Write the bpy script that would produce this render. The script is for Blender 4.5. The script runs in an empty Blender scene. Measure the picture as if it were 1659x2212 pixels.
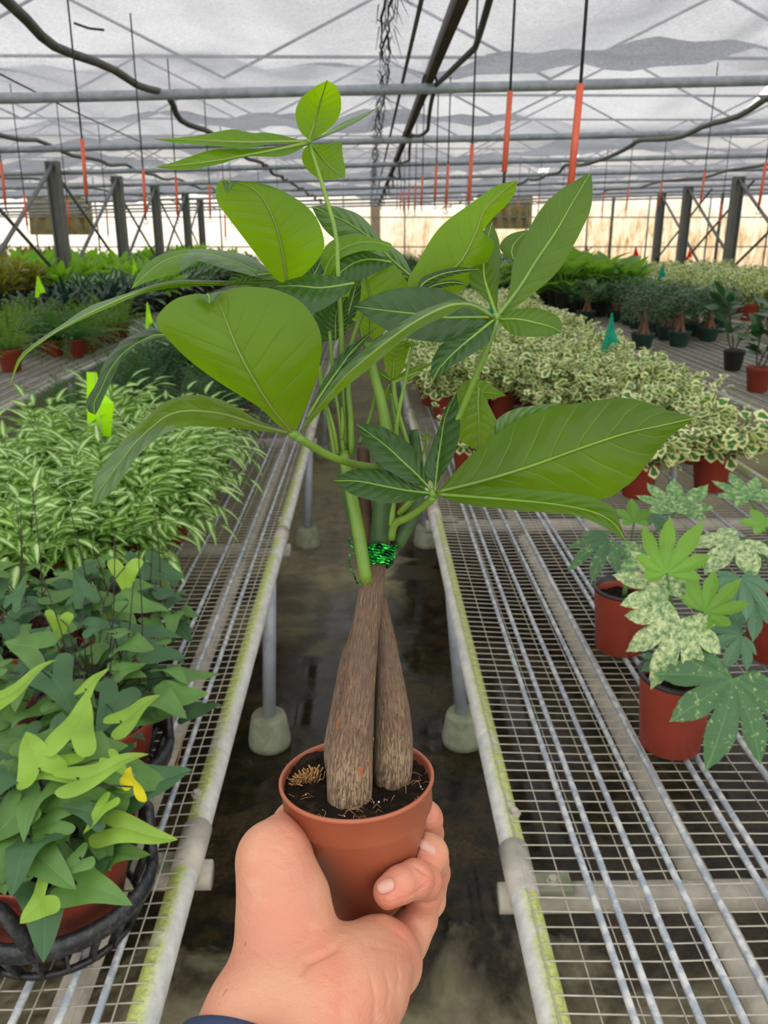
import bpy, math, random
import numpy as np
from mathutils import Vector, Matrix, noise as mnoise
R = math.radians
random.seed(7)
scene = bpy.context.scene
COL = scene.collection

# ------------------------------------------------------------------ camera
FPX = 1790.0; CX, CY = 829.5, 1106.0
TH = math.atan((1106 - 500) / FPX); PSI = math.atan(34.5 * math.cos(TH) / FPX)
CAM = Vector((0, 0, 1.55))
FWD = Vector((math.sin(PSI) * math.cos(TH), math.cos(PSI) * math.cos(TH), -math.sin(TH)))
RGT = Vector((math.cos(PSI), -math.sin(PSI), 0))
UPV = RGT.cross(FWD)
cd = bpy.data.cameras.new('camera'); cam = bpy.data.objects.new('camera', cd); COL.objects.link(cam)
cam.location = CAM
cam.rotation_euler = Matrix((RGT, UPV, -FWD)).transposed().to_euler()
cd.sensor_fit = 'HORIZONTAL'; cd.sensor_width = 36.0; cd.lens = 36.0 * FPX / 1659.0
cd.clip_start = 0.02; cd.clip_end = 200
cd.dof.use_dof = True; cd.dof.focus_distance = 0.47; cd.dof.aperture_fstop = cd.lens / 1.35
scene.camera = cam

# ------------------------------------------------------------------ world light, exposure
w = bpy.data.worlds.new('overcast_sky'); scene.world = w; w.use_nodes = True
wn = w.node_tree.nodes; wl = w.node_tree.links; wn.clear()
wo = wn.new('ShaderNodeOutputWorld'); wb = wn.new('ShaderNodeBackground')
wg = wn.new('ShaderNodeTexCoord'); ws = wn.new('ShaderNodeSeparateXYZ'); wr = wn.new('ShaderNodeValToRGB')
wl.new(wg.outputs['Generated'], ws.inputs[0]); wl.new(ws.outputs['Z'], wr.inputs[0])
wr.color_ramp.elements[0].position = 0.0; wr.color_ramp.elements[0].color = (0.86, 0.84, 0.80, 1)
wr.color_ramp.elements[1].position = 0.75; wr.color_ramp.elements[1].color = (1.0, 1.0, 1.0, 1)
wl.new(wr.outputs[0], wb.inputs[0]); wb.inputs[1].default_value = 2.12
wl.new(wb.outputs[0], wo.inputs[0])
scene.view_settings.view_transform = 'Standard'; scene.view_settings.look = 'None'
scene.view_settings.gamma = 1; scene.view_settings.use_curve_mapping = False
scene.view_settings.exposure = 0.0
cy = scene.cycles
cy.max_bounces = 6; cy.diffuse_bounces = 3; cy.glossy_bounces = 2; cy.transmission_bounces = 4
cy.transparent_max_bounces = 8; cy.caustics_reflective = False; cy.caustics_refractive = False
cy.sample_clamp_indirect = 6.0
cy.use_denoising = True

def P(px, py, d):
    """point seen at a pixel of the 1659x2212 frame, d metres in front of the lens"""
    return CAM + FWD * d + RGT * ((px - CX) / FPX * d) - UPV * ((py - CY) / FPX * d)
def G(px, py, z):
    r = FWD + RGT * ((px - CX) / FPX) - UPV * ((py - CY) / FPX)
    t = (z - CAM.z) / r.z
    return CAM + r * t
def YD(depth, z):      # world Y at which a point of height z has this depth (x ignored)
    return (depth + (z - CAM.z) * math.sin(TH)) / math.cos(TH)

# ------------------------------------------------------------------ node helper
class NT:
    def __init__(s, name):
        s.m = bpy.data.materials.new(name); s.m.use_nodes = True
        s.t = s.m.node_tree; s.t.nodes.clear(); s.out = s.t.nodes.new('ShaderNodeOutputMaterial')
    def n(s, typ, ins=None, **kw):
        nd = s.t.nodes.new('ShaderNode' + typ)
        for k, v in kw.items(): setattr(nd, k, v)
        for k, v in (ins or {}).items(): s.set(nd.inputs[k], v)
        return nd
    def set(s, inp, v):
        if isinstance(v, bpy.types.NodeSocket): s.t.links.new(v, inp)
        elif isinstance(v, bpy.types.Node): s.t.links.new(v.outputs[0], inp)
        else:
            if isinstance(v, (tuple, list)) and len(v) == 3 and inp.type == 'RGBA': v = (*v, 1)
            inp.default_value = v
    def math(s, op, a, b=0.0, c=0.0):
        nd = s.t.nodes.new('ShaderNodeMath'); nd.operation = op
        s.set(nd.inputs[0], a); s.set(nd.inputs[1], b)
        if len(nd.inputs) > 2: s.set(nd.inputs[2], c)
        return nd.outputs[0]
    def mr(s, v, a, b, c=0.0, d=1.0):
        nd = s.n('MapRange', {0: v, 1: a, 2: b, 3: c, 4: d}); return nd.outputs[0]
    def mix(s, f, a, b):
        nd = s.t.nodes.new('ShaderNodeMix'); nd.data_type = 'RGBA'
        s.set(nd.inputs[0], f); s.set(nd.inputs[6], a); s.set(nd.inputs[7], b); return nd.outputs[2]
    def noise(s, vec, scale, detail=3, rough=0.5, dist=0.0):
        nd = s.n('TexNoise', {'Scale': scale, 'Detail': detail, 'Roughness': rough, 'Distortion': dist})
        if vec is not None: s.set(nd.inputs['Vector'], vec)
        return nd.outputs[0]
    def co(s, which='Object'):
        return s.n('TexCoord').outputs[which]
    def mapv(s, vec, scale=(1, 1, 1), loc=(0, 0, 0)):
        return s.n('Mapping', {'Vector': vec, 'Scale': scale, 'Location': loc}).outputs[0]
    def bump(s, h, strength=0.3, dist=0.01):
        return s.n('Bump', {'Height': h, 'Strength': strength, 'Distance': dist}).outputs[0]
    def end(s, sh):
        s.set(s.out.inputs[0], sh); return s.m

def pbr(name, col, rough=0.6, metal=0.0, var=0.12, scale=20.0, bump=0.0, bscale=60.0, col2=None, spec=0.5, lo=0.35, hi=0.7, dist=0.004, bd=0.003, vec=(1, 1, 1)):
    t = NT(name); c = t.mapv(t.co(), vec)
    nz = t.noise(c, scale, 5, 0.6, dist)
    c2 = col2 or tuple(min(1, x * (1 - var * 2.5)) for x in col)
    cc = t.mix(t.mr(nz, lo, hi), col, c2)
    ins = {'Base Color': cc, 'Roughness': rough, 'Metallic': metal, 'Specular IOR Level': spec}
    if bump: ins['Normal'] = t.bump(t.noise(c, bscale, 4, 0.6), bump, bd)
    return t.end(t.n('BsdfPrincipled', ins))

# ------------------------------------------------------------------ leaf materials
def leafmat(name, top, trans, vein, veintr=None, N=9, slope=3.0, rough=0.33, tf=0.42, margin=None, stripe=None, speck=None, mw=0.03, vw=0.07, vstr=0.55, bstr=0.5, spec=0.4, nscale=60, stw=(0.25, 0.6), mg=(0.45, 0.7), var=0.25):
    t = NT(name); uv = t.n('SeparateXYZ', {0: t.co('UV')})
    u, v = uv.outputs[0], uv.outputs[1]; ob = t.co('Object')
    a = t.math('MULTIPLY', t.math('ABSOLUTE', t.math('SUBTRACT', u, 0.5)), 2.0)
    nz = t.noise(ob, nscale, 3, 0.6)
    tt = t.math('ADD', t.math('SUBTRACT', t.math('MULTIPLY', v, N), t.math('MULTIPLY', a, slope * 0.5)), t.math('MULTIPLY', nz, 0.25))
    line = t.mr(t.math('PINGPONG', tt, 0.5), 0.0, vw, 1.0, 0.0)
    line = t.math('MULTIPLY', line, t.mr(a, 0.55, 0.98, vstr, 0.0))
    mid = t.mr(a, mw * 0.4, mw * 1.6, 1.0, 0.0)
    vn = t.math('MAXIMUM', line, mid)
    dark = tuple(x * (1 - var) for x in top); drt = tuple(x * (1 - var) for x in trans)
    big = t.mr(t.noise(ob, nscale * 0.35, 2, 0.5), 0.35, 0.65)
    base = t.mix(big, top, dark); tr = t.mix(big, trans, drt)
    if stripe:
        f = t.mr(t.math('ADD', a, t.math('MULTIPLY', t.math('SUBTRACT', nz, 0.5), 0.5)), stw[0], stw[1], 1.0, 0.0)
        base = t.mix(f, base, stripe); tr = t.mix(f, tr, stripe)
    if margin:
        m1 = t.math('MAXIMUM', a, t.mr(v, 0.55, 1.0))
        f = t.mr(t.math('ADD', m1, t.math('MULTIPLY', t.math('SUBTRACT', t.noise(ob, nscale * 0.8, 2), 0.5), 0.55)), mg[0], mg[1])
        base = t.mix(f, base, margin); tr = t.mix(f, tr, margin)
    if speck:
        f = t.mr(t.noise(ob, speck[1], 4, 0.75), speck[2], speck[3])
        base = t.mix(f, base, speck[0]); tr = t.mix(f, tr, speck[0])
    base = t.mix(vn, base, vein); tr = t.mix(vn, tr, veintr or vein)
    h = t.math('ADD', t.math('MULTIPLY', vn, -1.0), t.math('MULTIPLY', t.math('PINGPONG', t.math('ADD', tt, 0.0), 0.5), 0.9))
    bp = t.bump(t.math('ADD', h, t.math('MULTIPLY', nz, 0.6)), bstr, 0.0015)
    p = t.n('BsdfPrincipled', {'Base Color': base, 'Roughness': rough, 'Specular IOR Level': spec, 'Normal': bp})
    tl = t.n('BsdfTranslucent', {'Color': tr, 'Normal': bp})
    return t.end(t.n('MixShader', {0: tf, 1: p, 2: tl}))

M = {}
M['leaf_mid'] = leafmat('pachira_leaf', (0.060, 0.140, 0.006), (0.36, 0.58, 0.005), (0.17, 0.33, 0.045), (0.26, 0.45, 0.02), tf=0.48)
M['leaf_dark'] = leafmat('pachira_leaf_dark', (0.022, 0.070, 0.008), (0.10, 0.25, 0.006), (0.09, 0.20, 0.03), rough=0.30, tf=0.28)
M['leaf_young'] = leafmat('pachira_leaf_young', (0.10, 0.22, 0.004), (0.44, 0.74, 0.004), (0.08, 0.16, 0.010), (0.20, 0.38, 0.008), tf=0.55, vstr=0.22, bstr=0.3)
M['leaf_back'] = leafmat('pachira_leaf_underside', (0.095, 0.19, 0.008), (0.42, 0.66, 0.004), (0.13, 0.22, 0.03), (0.24, 0.44, 0.015), tf=0.56, vstr=0.35, N=8, slope=2.0)
M['leaf_grey'] = leafmat('pachira_leaf_sheen', (0.060, 0.140, 0.022), (0.18, 0.38, 0.015), (0.13, 0.30, 0.09), rough=0.33, tf=0.3, spec=0.8)
M['green_stem'] = pbr('green_stem', (0.15, 0.26, 0.022), 0.45, scale=40, bump=0.15, col2=(0.09, 0.18, 0.018))
M['dark_stem'] = pbr('dark_green_stem', (0.045, 0.11, 0.020), 0.6, scale=60, bump=0.2, col2=(0.025, 0.065, 0.015))
M['brown_stem'] = pbr('brown_cut_stem', (0.13, 0.062, 0.035), 0.85, scale=60, bump=0.6, col2=(0.05, 0.028, 0.018))

M['galv'] = pbr('galvanised_pipe', (0.40, 0.43, 0.46), 0.5, 0.25, scale=14, bump=0.1, col2=(0.24, 0.27, 0.30))
M['rod'] = pbr('galvanised_rod', (0.26, 0.29, 0.33), 0.55, 0.15, scale=45, bump=0.2, col2=(0.50, 0.50, 0.47), lo=0.45, hi=0.62)
M['wire'] = pbr('mesh_wire', (0.50, 0.46, 0.38), 0.6, 0.2, scale=20, col2=(0.34, 0.31, 0.25))
M['pipe_pale'] = pbr('weathered_support_pipe', (0.48, 0.43, 0.35), 0.75, 0.0, scale=18, bump=0.15, col2=(0.26, 0.24, 0.21))
M['darkpipe'] = pbr('dark_pipe', (0.055, 0.06, 0.055), 0.6, 0.1, scale=9, col2=(0.12, 0.11, 0.09))
M['rust'] = pbr('rusty_beam', (0.10, 0.055, 0.04), 0.8, 0.1, scale=12, col2=(0.035, 0.03, 0.028))
M['black'] = pbr('black_rubber', (0.015, 0.015, 0.016), 0.55, scale=50, col2=(0.04, 0.04, 0.045), bump=0.15)
M['blackplastic'] = pbr('dusty_black_plastic', (0.014, 0.015, 0.017), 0.45, scale=110, col2=(0.075, 0.08, 0.085), lo=0.5, hi=0.8, bump=0.5, bscale=150, bd=0.002)
M['blackrim'] = pbr('black_pot_rim', (0.022, 0.021, 0.022), 0.4)
M['sleeve'] = pbr('orange_sleeve', (0.72, 0.13, 0.06), 0.5, var=0.06)
M['gold'] = pbr('brass_hook', (0.5, 0.27, 0.04), 0.4, 0.5)
M['post'] = pbr('steel_post', (0.13, 0.14, 0.13), 0.6, 0.2, scale=5, col2=(0.17, 0.165, 0.13))
M['brace'] = pbr('steel_brace', (0.17, 0.18, 0.17), 0.6, 0.2, scale=5)
M['concrete'] = pbr('mossy_concrete', (0.27, 0.28, 0.20), 0.9, scale=25, bump=0.4, col2=(0.15, 0.18, 0.09))
M['terracotta'] = pbr('terracotta_plastic', (0.345, 0.095, 0.044), 0.42, scale=10, var=0.07, bump=0.05)
M['redpot'] = pbr('red_brown_pot', (0.32, 0.045, 0.024), 0.45, scale=10, var=0.1)
M['greenpot'] = pbr('dark_green_pot', (0.025, 0.075, 0.062), 0.5, scale=10)
M['soil'] = pbr('dark_soil', (0.012, 0.008, 0.005), 0.95, spec=0.1, scale=120, col2=(0.045, 0.027, 0.015), bump=1.0, bscale=300, bd=0.004, lo=0.5, hi=0.75)
M['fibre'] = pbr('coir_fibre', (0.42, 0.22, 0.07), 0.8, scale=80, col2=(0.2, 0.1, 0.03))
M['perlite'] = pbr('perlite', (0.8, 0.8, 0.76), 0.8)
M['caudex'] = pbr('fig_root', (0.24, 0.115, 0.065), 0.75, scale=30, bump=0.4)
M['flag_lime'] = pbr('lime_flag', (0.62, 0.95, 0.02), 0.5, var=0.03)
M['flag_teal'] = pbr('teal_flag', (0.0, 0.33, 0.22), 0.5, var=0.03)
M['flag_red'] = pbr('red_flag', (0.75, 0.02, 0.02), 0.5, var=0.03)
M['navy'] = pbr('navy_band', (0.018, 0.032, 0.085), 0.5, var=0.05, bump=0.1)
M['woodstem'] = pbr('thin_bark', (0.12, 0.10, 0.06), 0.8, scale=40)
M['frondstem'] = pbr('frond_stalk', (0.035, 0.022, 0.018), 0.6)
M['greenstalk'] = pbr('green_stalk', (0.12, 0.26, 0.04), 0.5)

def flagtrans(m, col):
    t = NT(m); d = t.n('BsdfPrincipled', {'Base Color': col, 'Roughness': 0.4}); tl = t.n('BsdfTranslucent', {'Color': col})
    return t.end(t.n('MixShader', {0: 0.5, 1: d, 2: tl}))
M['flag_lime'] = flagtrans('lime_flag_vinyl', (0.62, 1.0, 0.01)); M['flag_teal'] = flagtrans('teal_flag_vinyl', (0.0, 0.42, 0.27)); M['flag_red'] = flagtrans('red_flag_vinyl', (0.85, 0.02, 0.02))

# rail: pale grey tube with a yellow-green algae band along the bench side
def railmat(name, side):
    t = NT(name); c = t.co('Object'); sp = t.n('SeparateXYZ', {0: c})
    n1 = t.noise(c, 30, 5, 0.65); n2 = t.noise(c, 6, 4, 0.6); n3 = t.noise(c, 160, 3, 0.6)
    base = t.mix(t.mr(n1, 0.35, 0.7), (0.50, 0.49, 0.44), (0.30, 0.31, 0.31))
    x = t.math('MULTIPLY', sp.outputs[0], side)
    f = t.math('MULTIPLY', t.mr(t.math('ADD', x, t.math('MULTIPLY', n1, 0.012)), -0.006, 0.008), t.mr(n2, 0.30, 0.46))
    base = t.mix(f, base, t.mix(t.mr(n3, 0.4, 0.65), (0.40, 0.45, 0.12), (0.24, 0.28, 0.08)))
    return t.end(t.n('BsdfPrincipled', {'Base Color': base, 'Roughness': 0.6, 'Metallic': 0.1, 'Normal': t.bump(n1, 0.15, 0.002)}))
M['railR'] = railmat('algae_rail_right', 1.0); M['railL'] = railmat('algae_rail_left', -1.0)

# wet floor
t = NT('wet_concrete_floor'); c = t.co('Object')
n1 = t.noise(c, 1.3, 5, 0.6, 0.3); n2 = t.noise(c, 14, 6, 0.7); n3 = t.noise(c, 3.2, 5, 0.65, 0.6); n4 = t.noise(c, 90, 3, 0.7)
sep = t.n('SeparateXYZ', {0: c})
yfar = t.mr(t.math('ADD', sep.outputs[1], t.math('MULTIPLY', t.math('SUBTRACT', n1, 0.5), 3.0)), 3.0, 3.8)   # the walkway is drier further in
yx = t.mr(t.math('ADD', sep.outputs[0], t.math('MULTIPLY', t.math('SUBTRACT', n3, 0.5), 0.6)), 0.05, 0.16, 1.0, 0.0)
near = t.mr(t.math('ADD', sep.outputs[1], t.math('MULTIPLY', t.math('SUBTRACT', n3, 0.5), 1.2)), 1.25, 1.45, 1.0, 0.0)
dry = t.math('MAXIMUM', t.math('MULTIPLY', yfar, t.math('MAXIMUM', yx, t.mr(sep.outputs[1], 3.9, 4.8))), t.math('MULTIPLY', near, 0.75))
wet = t.mix(t.mr(n2, 0.45, 0.7), (0.010, 0.009, 0.006), (0.040, 0.026, 0.010))
wet = t.mix(t.math('MULTIPLY', t.mr(n3, 0.5, 0.62), t.mr(n4, 0.35, 0.65)), wet, (0.060, 0.040, 0.013))
dr = t.mix(t.mr(n2, 0.35, 0.65), (0.26, 0.225, 0.14), (0.15, 0.125, 0.075))
dr = t.mix(t.mr(n1, 0.5, 0.68), dr, (0.30, 0.28, 0.13))
colr = t.mix(dry, wet, dr)
rg = t.mix(dry, t.mix(t.mr(n3, 0.42, 0.58), (0.05, 0.05, 0.05), (0.35, 0.35, 0.35)), (0.75, 0.75, 0.75))
hb = t.math('ADD', t.math('MULTIPLY', n2, t.math('ADD', dry, 0.06)), t.math('MULTIPLY', t.noise(c, 40, 2), 0.04))
M['floor'] = t.end(t.n('BsdfPrincipled', {'Base Color': colr, 'Roughness': rg, 'Specular IOR Level': 0.22, 'Normal': t.bump(hb, 0.35, 0.006)}))

# shade cloth: woven sheet, part see-through
t = NT('shade_cloth'); c = t.co('Object')
n1 = t.noise(t.mapv(c, (1, 0.5, 1)), 1.5, 4, 0.6, 0.5); n2 = t.noise(c, 55, 4, 0.75)
wv = t.noise(t.mapv(c, (60, 4, 1)), 4, 2, 0.6)
fold = t.noise(t.mapv(c, (0.7, 1.2, 1)), 1.1, 3, 0.55, 1.2)  # soft light and dark of the billowing folds, painted into the cloth colour
tc = t.mix(t.math('MULTIPLY', t.mr(n2, 0.3, 0.72), t.mr(fold, 0.35, 0.65, 0.45, 1.0)), (0.16, 0.165, 0.185), (0.43, 0.44, 0.475))
fz = t.math('MULTIPLY', t.mr(t.n('LayerWeight', {0: 0.5}).outputs['Facing'], 0.62, 0.95, 0.76, 1.0), t.mr(t.math('ADD', t.math('MULTIPLY', n1, 0.5), t.math('ADD', t.math('MULTIPLY', n2, 0.35), t.math('MULTIPLY', wv, 0.15))), 0.36, 0.66, 0.98, 0.86))
dd = t.n('BsdfDiffuse', {'Color': tc}); tt = t.n('BsdfTranslucent', {'Color': tc})
mx = t.n('MixShader', {0: 0.66, 1: dd, 2: tt}); tp = t.n('BsdfTransparent', {'Color': (1, 1, 1)})
M['cloth'] = t.end(t.n('MixShader', {0: fz, 1: tp, 2: mx}))

# end wall: sun-bleached translucent sheet, brown algae and dirt low down
t = NT('stained_plastic_wall'); c = t.co('Object'); sp = t.n('SeparateXYZ', {0: c})
n1 = t.noise(c, 0.9, 5, 0.65, 0.8); n2 = t.noise(t.mapv(c, (2.2, 1, 0.5)), 2.2, 5, 0.7, 0.8)
low = t.mr(t.math('ADD', sp.outputs[2], t.math('MULTIPLY', t.math('SUBTRACT', n1, 0.5), 3.0)), 1.4, 4.2, 1.0, 0.0)
xx = t.mr(sp.outputs[0], -8, 4, 0.35, 1.0)
f = t.math('MULTIPLY', t.math('MULTIPLY', low, xx), t.mr(n2, 0.30, 0.62, 0.45, 1.0))
colw = t.mix(f, (0.97, 0.93, 0.84), t.mix(t.mr(n2, 0.4, 0.7), (0.66, 0.42, 0.20), (0.32, 0.23, 0.08)))
tl = t.n('BsdfTranslucent', {'Color': colw}); tp = t.n('BsdfTransparent', {'Color': colw})
M['plastic'] = t.end(t.n('MixShader', {0: 0.45, 1: tl, 2: tp}))
M['olive'] = pbr('olive_drape', (0.10, 0.09, 0.035), 0.8, scale=3, col2=(0.2, 0.17, 0.06))
M['creamcloth'] = pbr('cream_drape', (0.6, 0.5, 0.36), 0.8, scale=3)

# trunk bark
t = NT('pachira_bark'); uv = t.co('UV'); ob = t.co('Object')
v1 = t.noise(t.mapv(uv, (13, 8, 1)), 5.0, 4, 0.65, 0.8); v2 = t.noise(t.mapv(uv, (3, 3, 1)), 1.5, 4, 0.6, 0.4)
v3 = t.noise(ob, 55, 3, 0.55, 0.7)
zz = t.n('SeparateXYZ', {0: uv}).outputs[1]
b = t.mix(t.mr(v1, 0.36, 0.66), (0.10, 0.060, 0.040), (0.27, 0.18, 0.115))
b = t.mix(t.math('MULTIPLY', t.mr(v2, 0.48, 0.60), 0.6), b, (0.15, 0.105, 0.082))
b = t.mix(t.math('MULTIPLY', t.mr(t.math('ADD', zz, t.math('MULTIPLY', v2, 0.16)), 0.24, 0.12), t.mr(v1, 0.45, 0.58)), b, (0.40, 0.29, 0.17))
b = t.mix(t.mr(v3, 0.66, 0.70), b, (0.36, 0.13, 0.045))
b = t.mix(t.math('MULTIPLY', t.mr(v3, 0.33, 0.27), 0.45), b, (0.12, 0.13, 0.05))
hh = t.math('ADD', v1, t.math('MULTIPLY', v3, 0.4))
M['bark'] = t.end(t.n('BsdfPrincipled', {'Base Color': b, 'Roughness': 0.85, 'Specular IOR Level': 0.25, 'Normal': t.bump(hh, 0.9, 0.0022)}))

# green foil twist tie
t = NT('green_foil'); ob = t.co('Object')
vz = t.n('TexVoronoi', {'Vector': ob, 'Scale': 420}).outputs[0]
M['foil'] = t.end(t.n('BsdfPrincipled', {'Base Color': t.mix(t.mr(t.noise(ob, 300, 2), 0.4, 0.65), (0.0, 0.10, 0.02), (0.05, 0.85, 0.12)), 'Roughness': 0.22, 'Metallic': 0.75, 'Normal': t.bump(vz, 1.0, 0.002)}))

# skin
t = NT('skin'); ob = t.co('Object')
n1 = t.noise(ob, 22, 3, 0.5, 0.4); n2 = t.noise(ob, 60, 3, 0.55); n3 = t.noise(ob, 900, 3, 0.6); n4 = t.noise(t.mapv(ob, (1.0, 1.0, 3.2)), 95, 3, 0.6, 1.0)
b = t.mix(t.mr(n1, 0.38, 0.64), (0.54, 0.275, 0.165), (0.50, 0.205, 0.13))
b = t.mix(t.math('MULTIPLY', t.mr(n2, 0.55, 0.75), 0.45), b, (0.59, 0.345, 0.215))
pk = t.n('Attribute', attribute_name='pink').outputs['Fac']
b = t.mix(t.math('MULTIPLY', pk, 0.38), b, (0.62, 0.16, 0.11))
hh = t.math('ADD', t.math('MULTIPLY', n3, 0.45), t.math('ADD', n4, t.math('MULTIPLY', t.noise(ob, 260, 4, 0.65), 0.5)))
b = t.mix(t.math('MULTIPLY', t.mr(n3, 0.55, 0.75), 0.25), b, (0.45, 0.17, 0.11))
M['skin'] = t.end(t.n('BsdfPrincipled', {'Base Color': b, 'Roughness': 0.52, 'Specular IOR Level': 0.35, 'Subsurface Weight': 0.12, 'Subsurface Radius': (0.006, 0.002, 0.001), 'Subsurface Scale': 1.0, 'Normal': t.bump(hh, 0.45, 0.0014)}))
M['nail'] = pbr('fingernail', (0.52, 0.28, 0.21), 0.3, var=0.04)
M['hair'] = pbr('arm_hair', (0.10, 0.05, 0.025), 0.6)

# bench plants
M['fern_var'] = leafmat('striped_brake_fern', (0.13, 0.32, 0.03), (0.36, 0.70, 0.05), (0.72, 0.90, 0.42), stripe=(0.74, 0.92, 0.42), stw=(0.10, 0.62), N=12, nscale=30, mw=0.05, tf=0.35, vstr=0.15, rough=0.4)
M['fern_green'] = leafmat('green_fern', (0.05, 0.16, 0.03), (0.15, 0.38, 0.04), (0.10, 0.26, 0.04), nscale=20, tf=0.35, vstr=0.1, rough=0.5)
M['fern_dark'] = leafmat('dark_fern', (0.022, 0.085, 0.022), (0.06, 0.2, 0.03), (0.05, 0.15, 0.03), nscale=20, tf=0.3, vstr=0.1, rough=0.45)
M['fern_light'] = leafmat('light_fern', (0.13, 0.27, 0.04), (0.30, 0.52, 0.04), (0.2, 0.38, 0.08), nscale=20, tf=0.38, vstr=0.1, rough=0.5)
M['arrow'] = leafmat('heart_fern_leaf', (0.12, 0.25, 0.055), (0.22, 0.44, 0.04), (0.13, 0.27, 0.09), N=5, vstr=0.12, tf=0.28, rough=0.45, nscale=40, mw=0.02, bstr=0.25)
M['arrow_dark'] = leafmat('heart_fern_leaf_old', (0.060, 0.145, 0.055), (0.09, 0.24, 0.04), (0.07, 0.17, 0.07), N=5, vstr=0.1, tf=0.25, rough=0.5, nscale=40, mw=0.02, bstr=0.25)
M['arrow_lime'] = leafmat('heart_fern_leaf_new', (0.30, 0.50, 0.06), (0.50, 0.80, 0.06), (0.26, 0.45, 0.07), N=5, vstr=0.12, tf=0.38, rough=0.45, nscale=40, mw=0.02, bstr=0.25)
M['arrow_yellow'] = leafmat('heart_fern_leaf_yellow', (0.85, 0.75, 0.03), (0.9, 0.8, 0.05), (0.7, 0.6, 0.05), N=5, vstr=0.12, tf=0.4, nscale=40, mw=0.02, bstr=0.2)
M['ficus_var'] = leafmat('cream_edged_leaf', (0.085, 0.24, 0.07), (0.20, 0.46, 0.08), (0.2, 0.38, 0.12), margin=(0.93, 0.93, 0.45), mg=(0.42, 0.62), nscale=40, tf=0.35, vstr=0.15, rough=0.35)
M['bonsai'] = leafmat('small_fig_leaf', (0.030, 0.11, 0.032), (0.08, 0.25, 0.03), (0.05, 0.14, 0.04), nscale=25, tf=0.25, vstr=0.1, rough=0.3, spec=0.7)
M['rubber'] = leafmat('rubber_plant_leaf', (0.028, 0.095, 0.035), (0.06, 0.22, 0.03), (0.11, 0.24, 0.08), nscale=15, tf=0.22, rough=0.28, N=12, vstr=0.2)
M['broad'] = leafmat('broad_lime_leaf', (0.13, 0.30, 0.035), (0.33, 0.62, 0.04), (0.24, 0.42, 0.12), nscale=10, tf=0.4, vstr=0.35)
M['lime'] = leafmat('philodendron_leaf', (0.20, 0.45, 0.03), (0.42, 0.82, 0.03), (0.3, 0.5, 0.1), nscale=10, tf=0.45, vstr=0.2)
M['croton'] = leafmat('croton_leaf', (0.10, 0.17, 0.02), (0.3, 0.36, 0.03), (0.5, 0.40, 0.04), nscale=8, tf=0.35, stripe=(0.62, 0.50, 0.04), stw=(0.0, 0.6))
M['darkstrap'] = leafmat('dark_strap_leaf', (0.018, 0.05, 0.032), (0.03, 0.09, 0.04), (0.03, 0.08, 0.045), nscale=10, tf=0.15, vstr=0.1, rough=0.3)
M['aglao'] = leafmat('pale_centred_leaf', (0.035, 0.12, 0.035), (0.08, 0.25, 0.04), (0.35, 0.5, 0.28), stripe=(0.38, 0.52, 0.30), stw=(0.1, 0.55), nscale=25, tf=0.25, rough=0.35)
M['fatsia'] = leafmat('variegated_fatsia_leaf', (0.10, 0.25, 0.085), (0.22, 0.46, 0.08), (0.20, 0.38, 0.14), speck=((0.50, 0.64, 0.27), 110, 0.45, 0.68), vstr=0.25, mw=0.03, nscale=25, tf=0.3, bstr=0.35, rough=0.5)
M['fatsia_cream'] = leafmat('cream_fatsia_leaf', (0.11, 0.25, 0.09), (0.24, 0.46, 0.10), (0.3, 0.45, 0.2), speck=((0.66, 0.74, 0.38), 110, 0.38, 0.62), vstr=0.25, mw=0.03, nscale=25, tf=0.3, bstr=0.35, rough=0.5)
M['fatsia_dark'] = leafmat('dark_fatsia_leaf', (0.070, 0.165, 0.065), (0.12, 0.30, 0.06), (0.13, 0.27, 0.10), speck=((0.40, 0.55, 0.16), 85, 0.58, 0.70), vstr=0.25, mw=0.03, nscale=25, tf=0.28, bstr=0.35, rough=0.5)
M['fatsia_lime'] = leafmat('lime_fatsia_leaf', (0.20, 0.42, 0.06), (0.40, 0.70, 0.06), (0.26, 0.45, 0.10), vstr=0.25, mw=0.03, nscale=25, tf=0.4, bstr=0.35, rough=0.5)
M['fatsia_blue'] = leafmat('dewy_fatsia_leaf', (0.105, 0.23, 0.12), (0.12, 0.30, 0.10), (0.18, 0.33, 0.16), speck=((0.6, 0.72, 0.6), 260, 0.64, 0.70), vstr=0.25, mw=0.03, nscale=25, tf=0.25, bstr=0.35, rough=0.5)

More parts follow.
